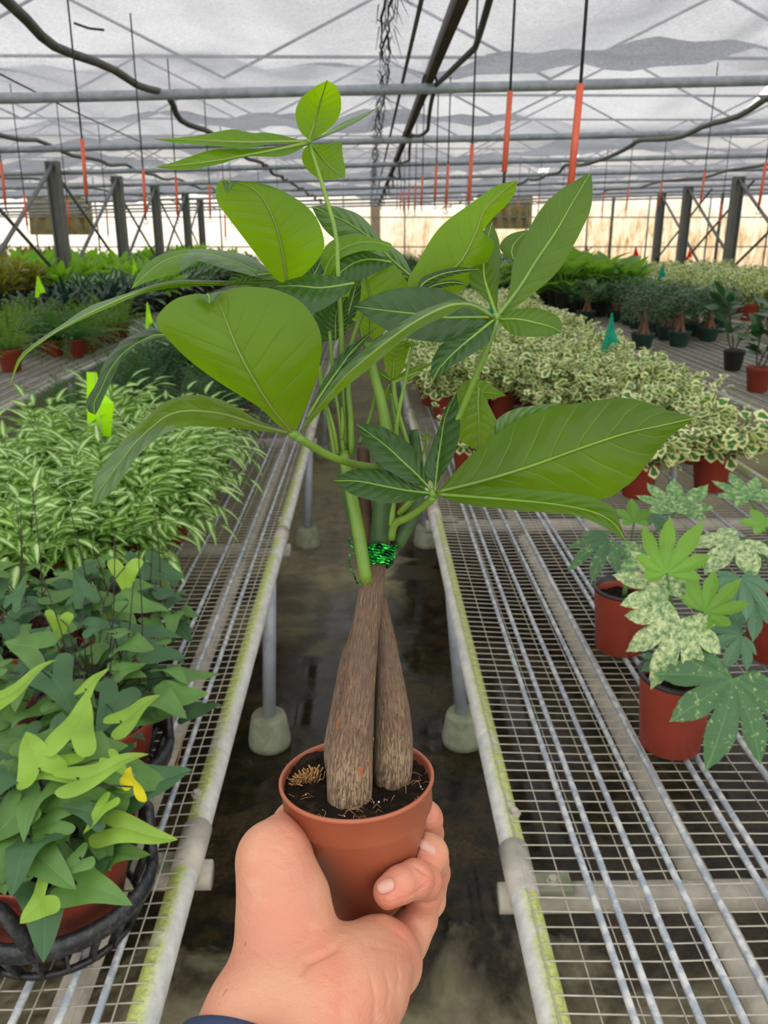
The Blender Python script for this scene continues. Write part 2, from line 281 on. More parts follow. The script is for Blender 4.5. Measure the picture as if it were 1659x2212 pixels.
# ------------------------------------------------------------------ mesh helper
class MB:
    def __init__(s): s.v = []; s.f = []; s.uv = []; s.mi = []
    def add(s, vs, fs, uvs=None, mi=0):
        o = len(s.v); s.v += [tuple(x) for x in vs]
        s.uv += (uvs if uvs is not None else [(0.5, 0.5)] * len(vs))
        s.f += [tuple(i + o for i in f) for f in fs]; s.mi += [mi] * len(fs)
    def tube(s, pts, rads, n=8, cap=True, mi=0, squash=None, wob=None):
        pts = [Vector(p) for p in pts]
        if isinstance(rads, (int, float)): rads = [rads] * len(pts)
        T = []
        for i in range(len(pts)):
            a = pts[max(0, i - 1)]; b = pts[min(len(pts) - 1, i + 1)]; T.append((b - a).normalized())
        ref = Vector((0, 0, 1)) if abs(T[0].z) < 0.9 else Vector((1, 0, 0))
        nx = T[0].cross(ref).normalized(); vs = []; uvs = []; L = 0
        for i, p in enumerate(pts):
            if i: L += (p - pts[i - 1]).length
            nx = (nx - T[i] * nx.dot(T[i])).normalized(); ny = T[i].cross(nx)
            for k in range(n):
                a = 2 * math.pi * k / n; r = rads[i]
                if wob: r *= wob(k / n, i)
                vs.append(p + nx * (math.cos(a) * r) + ny * (math.sin(a) * r * (squash or 1))); uvs.append((k / n, L * 4))
        fs = [(i * n + k, i * n + (k + 1) % n, (i + 1) * n + (k + 1) % n, (i + 1) * n + k) for i in range(len(pts) - 1) for k in range(n)]
        if cap: fs += [tuple(range(n))[::-1], tuple((len(pts) - 1) * n + k for k in range(n))]
        s.add(vs, fs, uvs, mi)
    def box(s, c, h, mi=0, rot=0.0):
        cs, sn = math.cos(rot), math.sin(rot)
        vs = []
        for x in (-1, 1):
            for y in (-1, 1):
                for z in (-1, 1):
                    a, b = x * h[0], y * h[1]; vs.append((c[0] + a * cs - b * sn, c[1] + a * sn + b * cs, c[2] + z * h[2]))
        s.add(vs, [(0, 1, 3, 2), (4, 6, 7, 5), (0, 4, 5, 1), (2, 3, 7, 6), (0, 2, 6, 4), (1, 5, 7, 3)], None, mi)
    def beam(s, a, b, w, h, mi=0):
        a = Vector(a); b = Vector(b); t = (b - a).normalized(); ref = Vector((0, 0, 1)) if abs(t.z) < 0.95 else Vector((1, 0, 0))
        x = t.cross(ref).normalized() * w / 2; y = x.cross(t).normalized() * h / 2
        vs = [p + i * x + j * y for p in (a, b) for i, j in ((-1, -1), (1, -1), (1, 1), (-1, 1))]
        s.add(vs, [(0, 1, 2, 3), (7, 6, 5, 4), (0, 4, 5, 1), (1, 5, 6, 2), (2, 6, 7, 3), (3, 7, 4, 0)], None, mi)
    def lathe(s, prof, n=40, mi=0, c=(0, 0, 0)):
        vs = []; fs = []
        for r, z in prof:
            for k in range(n):
                a = 2 * math.pi * k / n; vs.append((c[0] + r * math.cos(a), c[1] + r * math.sin(a), c[2] + z))
        for i in range(len(prof) - 1):
            for k in range(n): fs.append((i * n + k, i * n + (k + 1) % n, (i + 1) * n + (k + 1) % n, (i + 1) * n + k))
        s.add(vs, fs, None, mi)
    def blade(s, o, d, up, L, W, prof=None, droop=0.3, rows=5, fold=0.15, mi=0, twist=0.0, wave=0.0):
        """one leaf: o base, d direction, up face normal"""
        d = Vector(d).normalized(); up = Vector(up); side = d.cross(up)
        if side.length < 1e-4: side = d.orthogonal()
        side.normalize(); up = side.cross(d).normalized()
        vs = []; uvs = []; p = Vector(o)
        st = L / rows; dd = d.copy()
        prof = prof or (lambda v: math.sin(math.pi * min(1, v) ** 0.8) ** 0.9)
        for i in range(rows + 1):
            v = i / rows; w_ = W * 0.5 * max(0.015, prof(v))
            n_ = side.cross(dd).normalized()
            wv = wave * L * math.sin(v * 9 + o[0] * 50)
            vs += [p - side * w_ + n_ * (fold * w_ + wv), p + Vector((0, 0, 0)), p + side * w_ + n_ * (fold * w_ - wv)]
            uvs += [(0, v), (0.5, v), (1, v)]
            dd = (dd - up * (droop / rows) * 1.0 - Vector((0, 0, 1)) * 0.0).normalized()
            p = p + dd * st
        fs = []
        for i in range(rows):
            a = i * 3; fs += [(a, a + 1, a + 4, a + 3), (a + 1, a + 2, a + 5, a + 4)]
        s.add(vs, fs, uvs, mi)
    def mesh(s, name, mats, smooth=True):
        me = bpy.data.meshes.new(name); me.from_pydata(s.v, [], s.f)
        ul = me.uv_layers.new(name='UVMap'); lv = np.empty(len(me.loops), dtype=np.int32); me.loops.foreach_get('vertex_index', lv)
        ul.data.foreach_set('uv', np.array(s.uv, dtype=np.float32)[lv].ravel())
        for m in (mats if isinstance(mats, (list, tuple)) else [mats]): me.materials.append(m)
        me.polygons.foreach_set('material_index', s.mi)
        if smooth: me.polygons.foreach_set('use_smooth', [True] * len(me.polygons))
        me.update(); return me
    def build(s, name, mats, parent=None, smooth=True, loc=None):
        o = bpy.data.objects.new(name, s.mesh(name, mats, smooth)); COL.objects.link(o)
        if parent is not None:
            o.parent = parent
            if loc is None: o.matrix_parent_inverse = Matrix.Translation(parent.location).inverted()
        if loc is not None: o.location = loc
        return o

def tag(o, label=None, cat=None, group=None, kind=None):
    if label: o['label'] = label
    if cat: o['category'] = cat
    if group: o['group'] = group
    if kind: o['kind'] = kind
    return o
def empty(name, loc, label, cat, group=None, rz=0.0, sc=1.0):
    o = bpy.data.objects.new(name, None); COL.objects.link(o); o.location = loc; o.rotation_euler = (0, 0, rz); o.scale = (sc,) * 3
    o.empty_display_size = 0.05
    return tag(o, label, cat, group)
def spawn(name, parts, loc, rz, sc, label, cat, group=None, tilt=(0, 0)):
    """a thing from shared part meshes: parts = [(part_name, mesh, [sub parts])]"""
    r = empty(name, loc, label, cat, group, rz, sc); r.rotation_euler = (tilt[0], tilt[1], rz)
    for pn, me in parts:
        o = bpy.data.objects.new(pn, me); COL.objects.link(o); o.parent = r
    return r
def cr(pts, n):
    """resample a polyline by arc length with Catmull-Rom smoothing"""
    pts = [Vector(p) for p in pts]
    if len(pts) == 2: return [pts[0].lerp(pts[1], i / n) for i in range(n + 1)]
    out = []; q = [pts[0] * 2 - pts[1]] + pts + [pts[-1] * 2 - pts[-2]]
    for i in range(1, len(q) - 2):
        p0, p1, p2, p3 = q[i - 1], q[i], q[i + 1], q[i + 2]
        for k in range(10):
            t_ = k / 10
            out.append(0.5 * ((2 * p1) + (p2 - p0) * t_ + (2 * p0 - 5 * p1 + 4 * p2 - p3) * t_ ** 2 + (3 * p1 - p0 - 3 * p2 + p3) * t_ ** 3))
    out.append(pts[-1])
    d = [0]
    for i in range(1, len(out)): d.append(d[-1] + (out[i] - out[i - 1]).length)
    res = []; j = 0
    for i in range(n + 1):
        L = d[-1] * i / n
        while j < len(d) - 2 and d[j + 1] < L: j += 1
        seg = d[j + 1] - d[j]; res.append(out[j].lerp(out[j + 1], (L - d[j]) / seg if seg > 1e-12 else 0))
    return res
# ================================================================== SETTING
ZB = 0.60                       # bench surface
PY0, PDY = 5.89, 3.17           # roof pipes along Y
m = MB(); m.add([(-22, -3, 0), (22, -3, 0), (22, 37, 0), (-22, 37, 0)], [(0, 1, 2, 3)])
tag(m.build('floor', M['floor'], smooth=False), kind='structure')

# end wall: translucent sheet between thin studs; unseen side walls darkened to cut light
WY = 36.0
def wallsheet(name, a, b, top=5.2, n=60, mat='plastic'):
    m = MB(); a = Vector(a); b = Vector(b); nrm = (b - a).cross(Vector((0, 0, 1))).normalized(); vs = []; uvs = []; rows = 8
    for j in range(rows + 1):
        for i in range(n + 1):
            p = a.lerp(b, i / n) + nrm * (0.05 * math.sin(i * 1.9) + 0.03 * math.sin(j * 2 + i)); vs.append((p.x, p.y, top * j / rows)); uvs.append((i / n, j / rows))
    m.add(vs, [(j * (n + 1) + i, j * (n + 1) + i + 1, (j + 1) * (n + 1) + i + 1, (j + 1) * (n + 1) + i) for j in range(rows) for i in range(n)], uvs)
    return tag(m.build(name, M[mat]), kind='structure')
wallsheet('wall_end', (-22, WY, 0), (22, WY, 0))
wallsheet('wall_left', (-22, -3, 0), (-22, WY, 0), 3.0, mat='olive'); wallsheet('wall_right', (22, -3, 0), (22, WY, 0), 3.0, mat='olive')
m = MB()
for z in (0.95, 2.1): m.tube([(-22, WY - 0.12, z), (22, WY - 0.12, z)], 0.03, 6)
for i in range(18): m.tube([(-21 + i * 2.5, WY - 0.14, 0), (-21 + i * 2.5, WY - 0.14, 4)], 0.035, 6)
tag(m.build('trim_1', M['brace']), kind='structure')

# shade cloth ceiling: two sheets with a ragged slit between them, billowing over the pipes
def clothz(x, y):
    k = (y - PY0) / PDY; fr = k - math.floor(k)
    base = CAM.z + 0.985 + 0.26 * math.sin(math.pi * fr) ** 0.8 * (0.75 + 0.5 * math.sin(x * 0.9 + math.floor(k) * 2.1))
    base += 0.06 * math.sin(x * 1.7 + y * 0.6) + 0.035 * math.sin(x * 5.1 + y * 1.3) + 0.02 * math.sin(x * 11 - y * 2.2)
    far = max(0, (y - 27) / 6.5)
    if far > 0: base += far * (0.55 * abs(math.cos(math.pi * (x + 0.7) / 5.6)) ** 1.5 - 0.12)
    return max(base, CAM.z + 0.93 + 0.0223 * x)
m = MB()
for (x0, x1, nx) in ((-20, 3.40, 150), (3.52, 20, 90)):
    ys = [0.6 + i * 0.16 for i in range(205)]; vs = []; uvs = []
    for y in ys:
        for i in range(nx + 1):
            x = x0 + (x1 - x0) * i / nx
            if i == nx and x0 < 0: x += 0.05 * math.sin(y * 1.7) + 0.03 * math.sin(y * 4.7)
            if i == 0 and x0 > 0: x += 0.05 * math.sin(y * 1.1 + 1) + 0.035 * math.sin(y * 3.9)
            vs.append((x, y, clothz(x, y))); uvs.append((x, y))
    m.add(vs, [(j * (nx + 1) + i, j * (nx + 1) + i + 1, (j + 1) * (nx + 1) + i + 1, (j + 1) * (nx + 1) + i) for j in range(len(ys) - 1) for i in range(nx)], uvs)
ob = tag(m.build('ceiling', M['cloth']), kind='structure')

# roof trusses above the cloth, seen as shadows through it
for k in range(-1, 9):
    y = PY0 + k * PDY; m = MB(); zb = CAM.z + 1.42; zt = zb + 0.75
    m.tube([(-14, y, zt), (14, y, zt)], 0.022, 6)
    for s in range(-4, 4):
        x = s * 3.2 + 0.2
        m.tube([(x, y, zt), (x + 1.6, y, zb)], 0.015, 6); m.tube([(x + 1.6, y, zb), (x + 3.2, y, zt)], 0.015, 6)
    tag(m.build('roof_truss', M['post']), 'arched steel roof truss showing faintly through the white shade cloth', 'roof truss', 'trusses above the shade cloth')

# cross pipes under the cloth
names = ['nearest', 'second nearest', 'third nearest', 'fourth nearest', 'fifth nearest', 'sixth nearest', 'seventh nearest', 'eighth nearest', 'farthest']
for k in range(9):
    y = PY0 + k * PDY; m = MB()
    m.tube([(-13, y, 2.408 - 0.024 * 13), (13, y, 2.408 + 0.024 * 13)], 0.032, 12)
    tag(m.build('ceiling_pipe', M['galv']), names[k] + ' of the grey galvanised pipes crossing under the shade cloth', 'pipe', 'pipes crossing under the shade cloth')

# the rusty beam along the aisle with its black cable, the thin conduit, the torn seam
y0, y1 = 1.2, 33.0
r = empty('roof_beam', (0.40, 10, 2.46), 'long rust-brown steel beam running above the aisle on the cross pipes', 'beam')
m = MB(); m.beam((0.40, y0, 2.475), (0.40, y1, 2.475), 0.05, 0.035); m.build('flange', M['rust'], r, False)
m = MB(); m.beam((0.385, y0, 2.505), (0.385, y1, 2.505), 0.018, 0.06); m.build('web', M['darkpipe'], r, False)
m = MB()
for k in range(9):
    y = PY0 + k * PDY; m.tube([(0.40 + 0.045 * math.cos(a), y + 0.0, 2.45 + 0.06 * math.sin(a)) for a in [i * math.pi / 6 for i in range(13)]], 0.009, 6)
m.build('clamp', M['black'], r)
m = MB(); pts = []
for i in range(160):
    y = 1.5 + i * 0.2; k = (y - PY0) / PDY; fr = k - math.floor(k)
    pts.append((0.50 - 0.06 * abs(math.cos(math.pi * fr)) , y, 2.45 - 0.10 * math.sin(math.pi * fr) + 0.01 * math.sin(y * 3)))
m.tube(pts, 0.015, 8); tag(m.build('black_hose', M['black']), 'thick black hose sagging beside the rusty roof beam', 'hose')
m = MB(); m.tube([(0.235, 1.2, 2.49), (0.235, 33, 2.49)], 0.011, 8)
tag(m.build('conduit', M['darkpipe']), 'thin dark conduit running lengthwise just left of the rusty beam', 'pipe')
m = MB(); rr = random.Random(3)
for s in range(4):
    pts = []
    for i in range(200):
        y = 1.5 + i * 0.15
        pts.append((0.10 + 0.03 * math.sin(y * 2.1 + s) + rr.uniform(-0.007, 0.007), y, 2.50 - 0.05 * abs(math.sin(y * 0.9 + s * 1.3)) + rr.uniform(-0.006, 0.006)))
    m.tube(pts, [0.002 + 0.005 * abs(math.sin(i * 0.37 + s * 2)) ** 3 for i in range(200)], 5)
for s in range(220):
    y = rr.uniform(2, 18); x = 0.10 + rr.uniform(-0.05, 0.05); m.tube([(x, y, 2.5), (x + rr.uniform(-0.07, 0.07), y + rr.uniform(-0.12, 0.12), 2.5 - rr.uniform(0.03, 0.14))], [0.003, 0.001], 4)
tag(m.build('torn_seam', M['black']), 'ragged black torn seam of the shade cloth hanging above the aisle', 'cloth seam')
for (x, r_, lab, sd) in ((-1.36, 0.022, 'wavy dark water pipe running along the roof above the left bench', 1), (-3.25, 0.022, 'wavy grey water pipe along the roof further to the left', 2), (2.72, 0.022, 'sagging grey water pipe along the roof right of the aisle', 3), (-5.6, 0.02, 'wavy water pipe high over the farthest left bench', 4), (5.2, 0.02, 'sagging water pipe along the roof on the far right', 5)):
    m = MB(); pts = []
    for i in range(130):
        y = 1.6 + i * 0.24; k = (y - PY0) / PDY; fr = k - math.floor(k)
        pts.append((x + 0.03 * math.sin(y * 2.3 + sd) + 0.02 * math.sin(y * 5 + sd * 2), y, 2.40 - 0.055 * math.sin(math.pi * fr) + 0.012 * math.sin(y * 4.1 + sd)))
    m.tube(pts, r_, 8); tag(m.build('water_pipe', M['darkpipe'] if sd == 1 else M['post']), lab, 'pipe')
for (a, b) in (((0, 160, 5.0), (300, 305, 8.3)), ((160, 50, 4.0), (225, 65, 4.0))):
    m = MB(); m.tube([P(*a), P((a[0] + b[0]) / 2, (a[1] + b[1]) / 2 + 4, (a[2] + b[2]) / 2), P(*b)], 0.006, 5)
    tag(m.build('loose_wire', M['black']), 'thin slack wire under the cloth ' + ('crossing behind the left water pipe' if a[1] == 160 else 'curling near the top left corner'), 'wire')

# hanging wires with orange sleeves
def hanger(px, ytop_sleeve, ybot_sleeve, d, label, group=None, sl=None):
    top = P(px, ytop_sleeve, d); x, y = top.x, top.y; zs = top.z; ln = sl or 0.25
    ztop = clothz(x, y) + 0.01
    r = empty('hanging_wire', (x, y, zs - ln), label, 'hanging wire', group)
    m = MB(); m.tube([(x + 0.004, y, ztop), (x, y, zs)], 0.0045, 5); m.build('wire', M['black'], r)
    m = MB(); m.tube([(x, y, zs), (x - 0.008, y, zs - ln)], 0.0095, 8); m.build('sleeve', M['sleeve'], r)
    m = MB(); m.tube([(x - 0.008, y, zs - ln), (x - 0.009, y, zs - ln - 0.035)], 0.005, 5)
    m.tube([(x - 0.009 + 0.012 * math.sin(a), y, zs - ln - 0.047 + 0.012 * math.cos(a)) for a in [i * 0.6 for i in range(9)]], 0.0028, 5)
    m.build('hook', M['black'], r)
    return r
G1 = 'hanging wires with orange sleeves'
for (px, ys, d, lab) in ((1254, 181, 2.08, 'nearest hanging wire with a long orange sleeve, above the tallest upright leaf'), (1102, 197, 2.75, 'second hanging wire with orange sleeve, left of the nearest'), (1020, 313, 3.9, 'third hanging wire with orange sleeve in the row right of the rusty beam'),
                        (177, 300, 3.87, 'hanging wire with orange sleeve nearest of those on the left water pipe'), (309, 365, 4.9, 'hanging wire with orange sleeve, second of the left water pipe row')):
    hanger(px, ys, 0, d, lab)
rr = random.Random(5)
for (px, ys, d) in ((968, 355, 5.5), (943, 355, 6.1), (913, 378, 7.3), (898, 398, 8.6), (884, 405, 10), (873, 412, 11.4), (866, 416, 13), (858, 420, 15),
                    (380, 385, 6.0), (452, 398, 7.1), (52, 420, 7.0), (145, 430, 7.8), (2, 350, 5.2), (486, 462, 9.5), (500, 440, 11),
                    (1523, 370, 6.8), (1430, 392, 8.9), (1358, 405, 9.6), (1655, 350, 5.2), (1305, 415, 11), (1560, 440, 9.5), (1215, 425, 12), (1165, 425, 13), (1120, 430, 14), (1090, 430, 15), (230, 455, 9), (560, 440, 12), (600, 440, 14)):
    hanger(px, ys, 0, d, 'thin dark hanging wire ending in an orange sleeve and hook, further back', G1, 0.25)

# posts with cross braces
def postrow(X, Ys, w_, lab, ztop=2.44, bx=None):
    for i, y in enumerate(Ys):
        x = X[i] if isinstance(X, (list, tuple)) else X
        r = empty('steel_post', (x, y, 0), lab[i] if isinstance(lab, list) else lab, 'post', None if isinstance(lab, list) else 'posts ' + lab[:20])
        m = MB(); m.box((x, y, ztop / 2), (w_ * 0.5, 0.02, ztop / 2)); m.box((x - w_ * 0.5, y, ztop / 2), (0.012, w_ * 0.5, ztop / 2)); m.box((x + w_ * 0.5, y, ztop / 2), (0.012, w_ * 0.5, ztop / 2))
        m.build('column', M['post'], r, False)
        m = MB(); m.tube([(x, y, ztop - 0.05), (x, y - PDY * 0.98, 0.78)], 0.028, 8); m.build('brace', M['brace'], r)
        m = MB(); m.tube([(x, y, 0.85), (x, y - PDY * 0.98, ztop - 0.05)], 0.022, 8); m.build('brace', M['brace'], r)
LY = [YD(d, 2.0) for d in (11.3, 14.3, 17.4, 20.4, 23.4)]
postrow([-4.22, -4.27, -4.42, -4.45, -4.70], LY, 0.145, ['nearest dark steel post of the left row, rising from the ferns', 'second steel post of the left row, behind the lime plants', 'third steel post of the left row', 'fourth steel post of the left row', 'farthest steel post of the left row'])
RY = [YD(d, 2.0) for d in (14.2, 17.2, 20.3)]
postrow([6.35, 6.65, 7.2], RY, 0.15, ['rightmost and nearest steel post of the right row', 'middle steel post of the right row, beside a red flag', 'leftmost steel post of the right row, behind the teal flag'])
for px, d, lab in ((1320, 27, 'slim distant post near the end wall, right of the tall leaf'), (1552, 24, 'slim distant post standing between two thick right posts'), (1232, 33, 'slim distant post just right of the tallest upright leaf')):
    p = P(px, 500, d); m = MB(); m.tube([(p.x, p.y, 0), (p.x, p.y, 2.6)], 0.05, 8); tag(m.build('slim_post', M['post']), lab, 'post')

# drapes hanging in the openings of the end wall
def drape(px0, px1, zt, zb_, d, mat, lab, curve=0.0):
    a = P(px0, 500, d); b = P(px1, 500, d); m = MB(); vs = []; n = 24; rows = 8
    for j in range(rows + 1):
        for i in range(n + 1):
            p = a.lerp(b, i / n); k = j / rows; z = zb_ + (zt - zb_) * k
            if curve: z = max(z, zb_) ; p.x += curve * (1 - k) ** 2 * (1 if i < n / 2 else 0.4)
            vs.append((p.x, WY - 0.12 + 0.1 * math.sin(i * 1.3 + j * 0.4), z))
    m.add(vs, [(j * (n + 1) + i, j * (n + 1) + i + 1, (j + 1) * (n + 1) + i + 1, (j + 1) * (n + 1) + i) for j in range(rows) for i in range(n)])
    tag(m.build('hanging_drape', M[mat]), lab, 'drape')
drape(68, 205, 3.4, 1.42, 33.9, 'olive', 'olive brown drape hanging in the end wall behind the nearest left post')
drape(1045, 1150, 3.3, 1.65, 33.9, 'olive', 'dark drape on the end wall just left of the tall upright leaf')
drape(800, 822, 3.4, 0.9, 33.9, 'creamcloth', 'cream drape gathered at the middle of the end wall')
# ================================================================== BENCHES
def bench(x0, x1, ya, yb, lab, near, inner, rods, cross, legs, under=None, wstep=0.028, lwires=True):
    """x0<x1 edges; inner = edge facing the aisle"""
    r = empty('plant_bench', ((x0 + x1) / 2, ya, 0), lab, 'bench')
    for x in (x0, x1):
        m = MB(); side = 1 if x == x0 else -1
        m.tube([(0, ya, 0), (0, yb, 0)], 0.0215, 16)
        o = m.build('edge_rail', M['railR'] if side == 1 else M['railL']); o.parent = r; o.location = (x - r.location.x, -r.location.y, ZB - 0.0215 + 0.004)
    m = MB(); n = 3; rr = random.Random(int(x0 * 10)); y = ya + 0.01; k = 0
    while y < yb:
        step = wstep if y < 9 else wstep * 2.5
        pts = []
        for i in range(9):
            t_ = i / 8; x = x0 + (x1 - x0) * t_; e = min(t_, 1 - t_) * (x1 - x0)
            z = ZB + 0.005 - 0.008 * min(1, e / 0.10) + 0.0022 * math.sin(x * 9 + y * 3)
            pts.append((x, y + 0.0018 * math.sin(x * 7 + k), z))
        m.tube(pts, 0.00135 if y < 9 else 0.003, 3, False); y += step; k += 1
    x = x0; i = 0
    while x <= x1 + 0.001:
        pts = [(x + 0.002 * math.sin(j * 0.9 + i), ya + (yb - ya) * j / 60, ZB - 0.002 + 0.0075 * (1 if i == 0 or x + 0.056 > x1 else 0)) for j in range(61)]
        m.tube(pts, 0.0014, 3, False); x += 0.056; i += 1
    tag(m.build('wire_mesh', M['wire'], r), 'pale wire mesh laid over the bench')
    for (xa, xb) in rods:
        m = MB(); m.tube([(xa + (xb - xa) * j / 20 + 0.003 * math.sin(j * 1.7 + xa * 30), ya + (yb - ya) * j / 20, ZB + 0.002) for j in range(21)], 0.0056, 8); m.build('rod', M['rod'], r)
    for y in cross:
        m = MB(); m.tube([(x0 - 0.03, y, ZB - 0.066), (x1 + 0.03, y, ZB - 0.066)], 0.024, 14)
        o = m.build('cross_pipe', M['pipe_pale'], r)
        if near:
            xe = inner; s = 1 if inner == x0 else -1
            c = MB(); c.tube([(xe, y - 0.055, ZB - 0.0175), (xe, y + 0.055, ZB - 0.0175)], 0.0245, 14); c.build('coupling', M['pipe_pale'], r)
            b = MB(); b.box((xe + s * 0.055, y, ZB - 0.038), (0.03, 0.02, 0.003)); b.build('bracket', M['concrete'], r, False)
            for (bx, by, bz) in ((xe + s * 0.055, y, ZB - 0.035), (xe + s * 0.012, y + 0.12, ZB + 0.0)):
                b = MB(); b.lathe([(0.0001, 0.010), (0.007, 0.010), (0.0075, 0.003), (0.011, 0.003), (0.0115, 0), (0.0001, 0)], 6, c=(bx, by, bz)); b.build('bolt', M['pipe_pale'], r, False)
    for ux in (under or []):
        m = MB(); m.tube([(ux, ya, ZB - 0.115), (ux, yb, ZB - 0.115)], 0.024, 14); m.build('support_pipe', M['pipe_pale'], r)
    for (x, y) in legs:
        xt = x - (0.052 if x == legs[0][0] and near and inner == x0 else (-0.022 if x == legs[0][0] and near else 0)); m = MB(); m.tube([(x, y, 0.04), (xt, y, ZB - 0.04)], 0.0205, 16); l = m.build('leg', M['galv'], r)
        m = MB(); m.lathe([(0.0001, 0.0), (0.066, 0.0), (0.067, 0.02), (0.056, 0.095), (0.051, 0.106), (0.022, 0.107), (0.0001, 0.107)], 28, c=(x, y, 0)); o = m.build('concrete_foot', M['concrete']); o.parent = l
    return r
def gx(px, py, z=ZB): return G(px, py, z).x
AIS = 0.272
XL = gx(560, 1330) ; XR = gx(1010, 1400)
xi_r = 0.234; xi_l = -0.297
rr_ = [(gx(1174, 1600), gx(1376, 2212)), (gx(1197, 1600), gx(1426, 2212)), (gx(1261, 1600), gx(1513, 2212)), (gx(1314, 1600), gx(1607, 2212)), (gx(1371, 1600), gx(1650, 2130)), (gx(1431, 1600), gx(1659, 1940)), (gx(1467, 1600), gx(1659, 1890)), (gx(1590, 1600), gx(1659, 1680))]
rodsR = [((b), (a + (a - b) * 0.2)) for a, b in rr_] + [(1.12, 1.12), (1.22, 1.22), (1.33, 1.32), (1.43, 1.44)]
rodsL = [(-0.352, -0.346), (-0.400, -0.375), (-0.455, -0.46), (-0.53, -0.53), (-0.60, -0.60), (-0.72, -0.70), (-0.84, -0.85), (-0.97, -0.96), (-1.1, -1.1), (-1.22, -1.2), (-1.34, -1.33)]
bench(xi_r, 1.60, 0.25, 26.0, 'right wire mesh bench, mostly empty in front, with variegated plants behind', True, xi_r, rodsR, (1.06, 2.83, 4.6, 6.4, 8.2), [(xi_r + 0.060, y) for y in (0.55, 2.28, 4.04, 5.8, 7.6)] + [(1.55, y) for y in (0.55, 2.28, 4.04, 5.8)], [0.565])
bench(-1.56, xi_l, 0.25, 26.0, 'left wire mesh bench covered with ferns along the walkway', True, xi_l, rodsL, (1.12, 2.60, 4.1, 5.6, 7.1), [(xi_l - 0.026, y) for y in (0.55, 2.28, 4.04, 5.8, 7.6)] + [(-1.5, y) for y in (2.32, 4.1, 5.9)], [-0.44, -1.0])
SL = lambda a, b, n: [(a + (b - a) * (i + 0.5) / n,) * 2 for i in range(n)]
bench(-3.4, -2.10, 2.5, 26.0, 'second wire mesh bench to the left, with potted ferns at its edge', False, -2.1, SL(-3.4, -2.1, 14), (4, 6, 8), [(-2.15, y) for y in (4, 6, 8, 10)])
bench(2.20, 3.50, 2.5, 26.0, 'second wire mesh bench to the right, carrying bonsai figs', False, 2.2, SL(2.2, 3.5, 14), (4, 6, 8), [(2.25, y) for y in (4, 6, 8, 10)])
bench(-5.3, -4.0, 5.0, 26.0, 'third bench to the left beneath the steel posts', False, -4, SL(-5.3, -4.0, 8), (), [], wstep=0.06)
bench(4.10, 6.0, 6.0, 26.0, 'third bench to the right under the pale variegated plants', False, 4.1, SL(4.1, 6.0, 8), (), [], wstep=0.06)
bench(6.9, 9.5, 14.0, 20.0, 'empty grey bench far right behind the steel posts', False, 6.9, SL(6.9, 9.5, 12), (), [(6.95, 14.1), (9.4, 14.1)], wstep=0.06)

bench(-9.9, -6.0, 12.5, 20.0, 'wide bench far to the left beyond the steel posts, under the crotons', False, -6.0, SL(-9.9, -6.0, 8), (), [(-6.1, 12.6), (-6.1, 16), (-9.8, 12.6)], wstep=0.06)
# ================================================================== POTS
def potmesh(rt, h, mat, rim=None, soil=True, rb=None, n=32):
    rb = rb or rt * 0.72; m = MB(); k = h * 0.16; ins = rt * 0.94
    m.lathe([(0.0001, 0.0), (rb * 0.9, 0.0), (rb, 0.004), (rb + (rt - rb) * 0.8, h - k), (rt * 0.97, h - k + 0.001), (rt, h - 0.004), (rt + 0.0015, h), (rt - 0.001, h + 0.001), (rt - 0.004, h - 0.002), (ins * 0.93, h * 0.78)], n)
    a = [('pot', m.mesh('pot', mat))]
    if rim:
        m = MB(); m.lathe([(rt - 0.003, h - 0.004), (rt + 0.002, h - 0.004), (rt + 0.003, h + 0.001), (rt, h + 0.004), (rt - 0.004, h + 0.003), (rt - 0.006, h - 0.02)], n); a.append(('rim', m.mesh('rim', rim)))
    m = MB(); vs = [(0, 0, h * 0.84)]; rr = random.Random(1)
    for j in range(1, 7):
        for i in range(24):
            q = 2 * math.pi * i / 24; rad = rt * 0.945 * j / 6; vs.append((rad * math.cos(q), rad * math.sin(q), h * 0.84 + rr.uniform(-0.003, 0.004)))
    fs = [(0, 1 + i, 1 + (i + 1) % 24) for i in range(24)] + [(1 + j * 24 + i, 1 + (j + 1) * 24 + i, 1 + (j + 1) * 24 + (i + 1) % 24, 1 + j * 24 + (i + 1) % 24) for j in range(5) for i in range(24)]
    m.add(vs, fs); a.append(('soil', m.mesh('soil', M['soil']))); return a

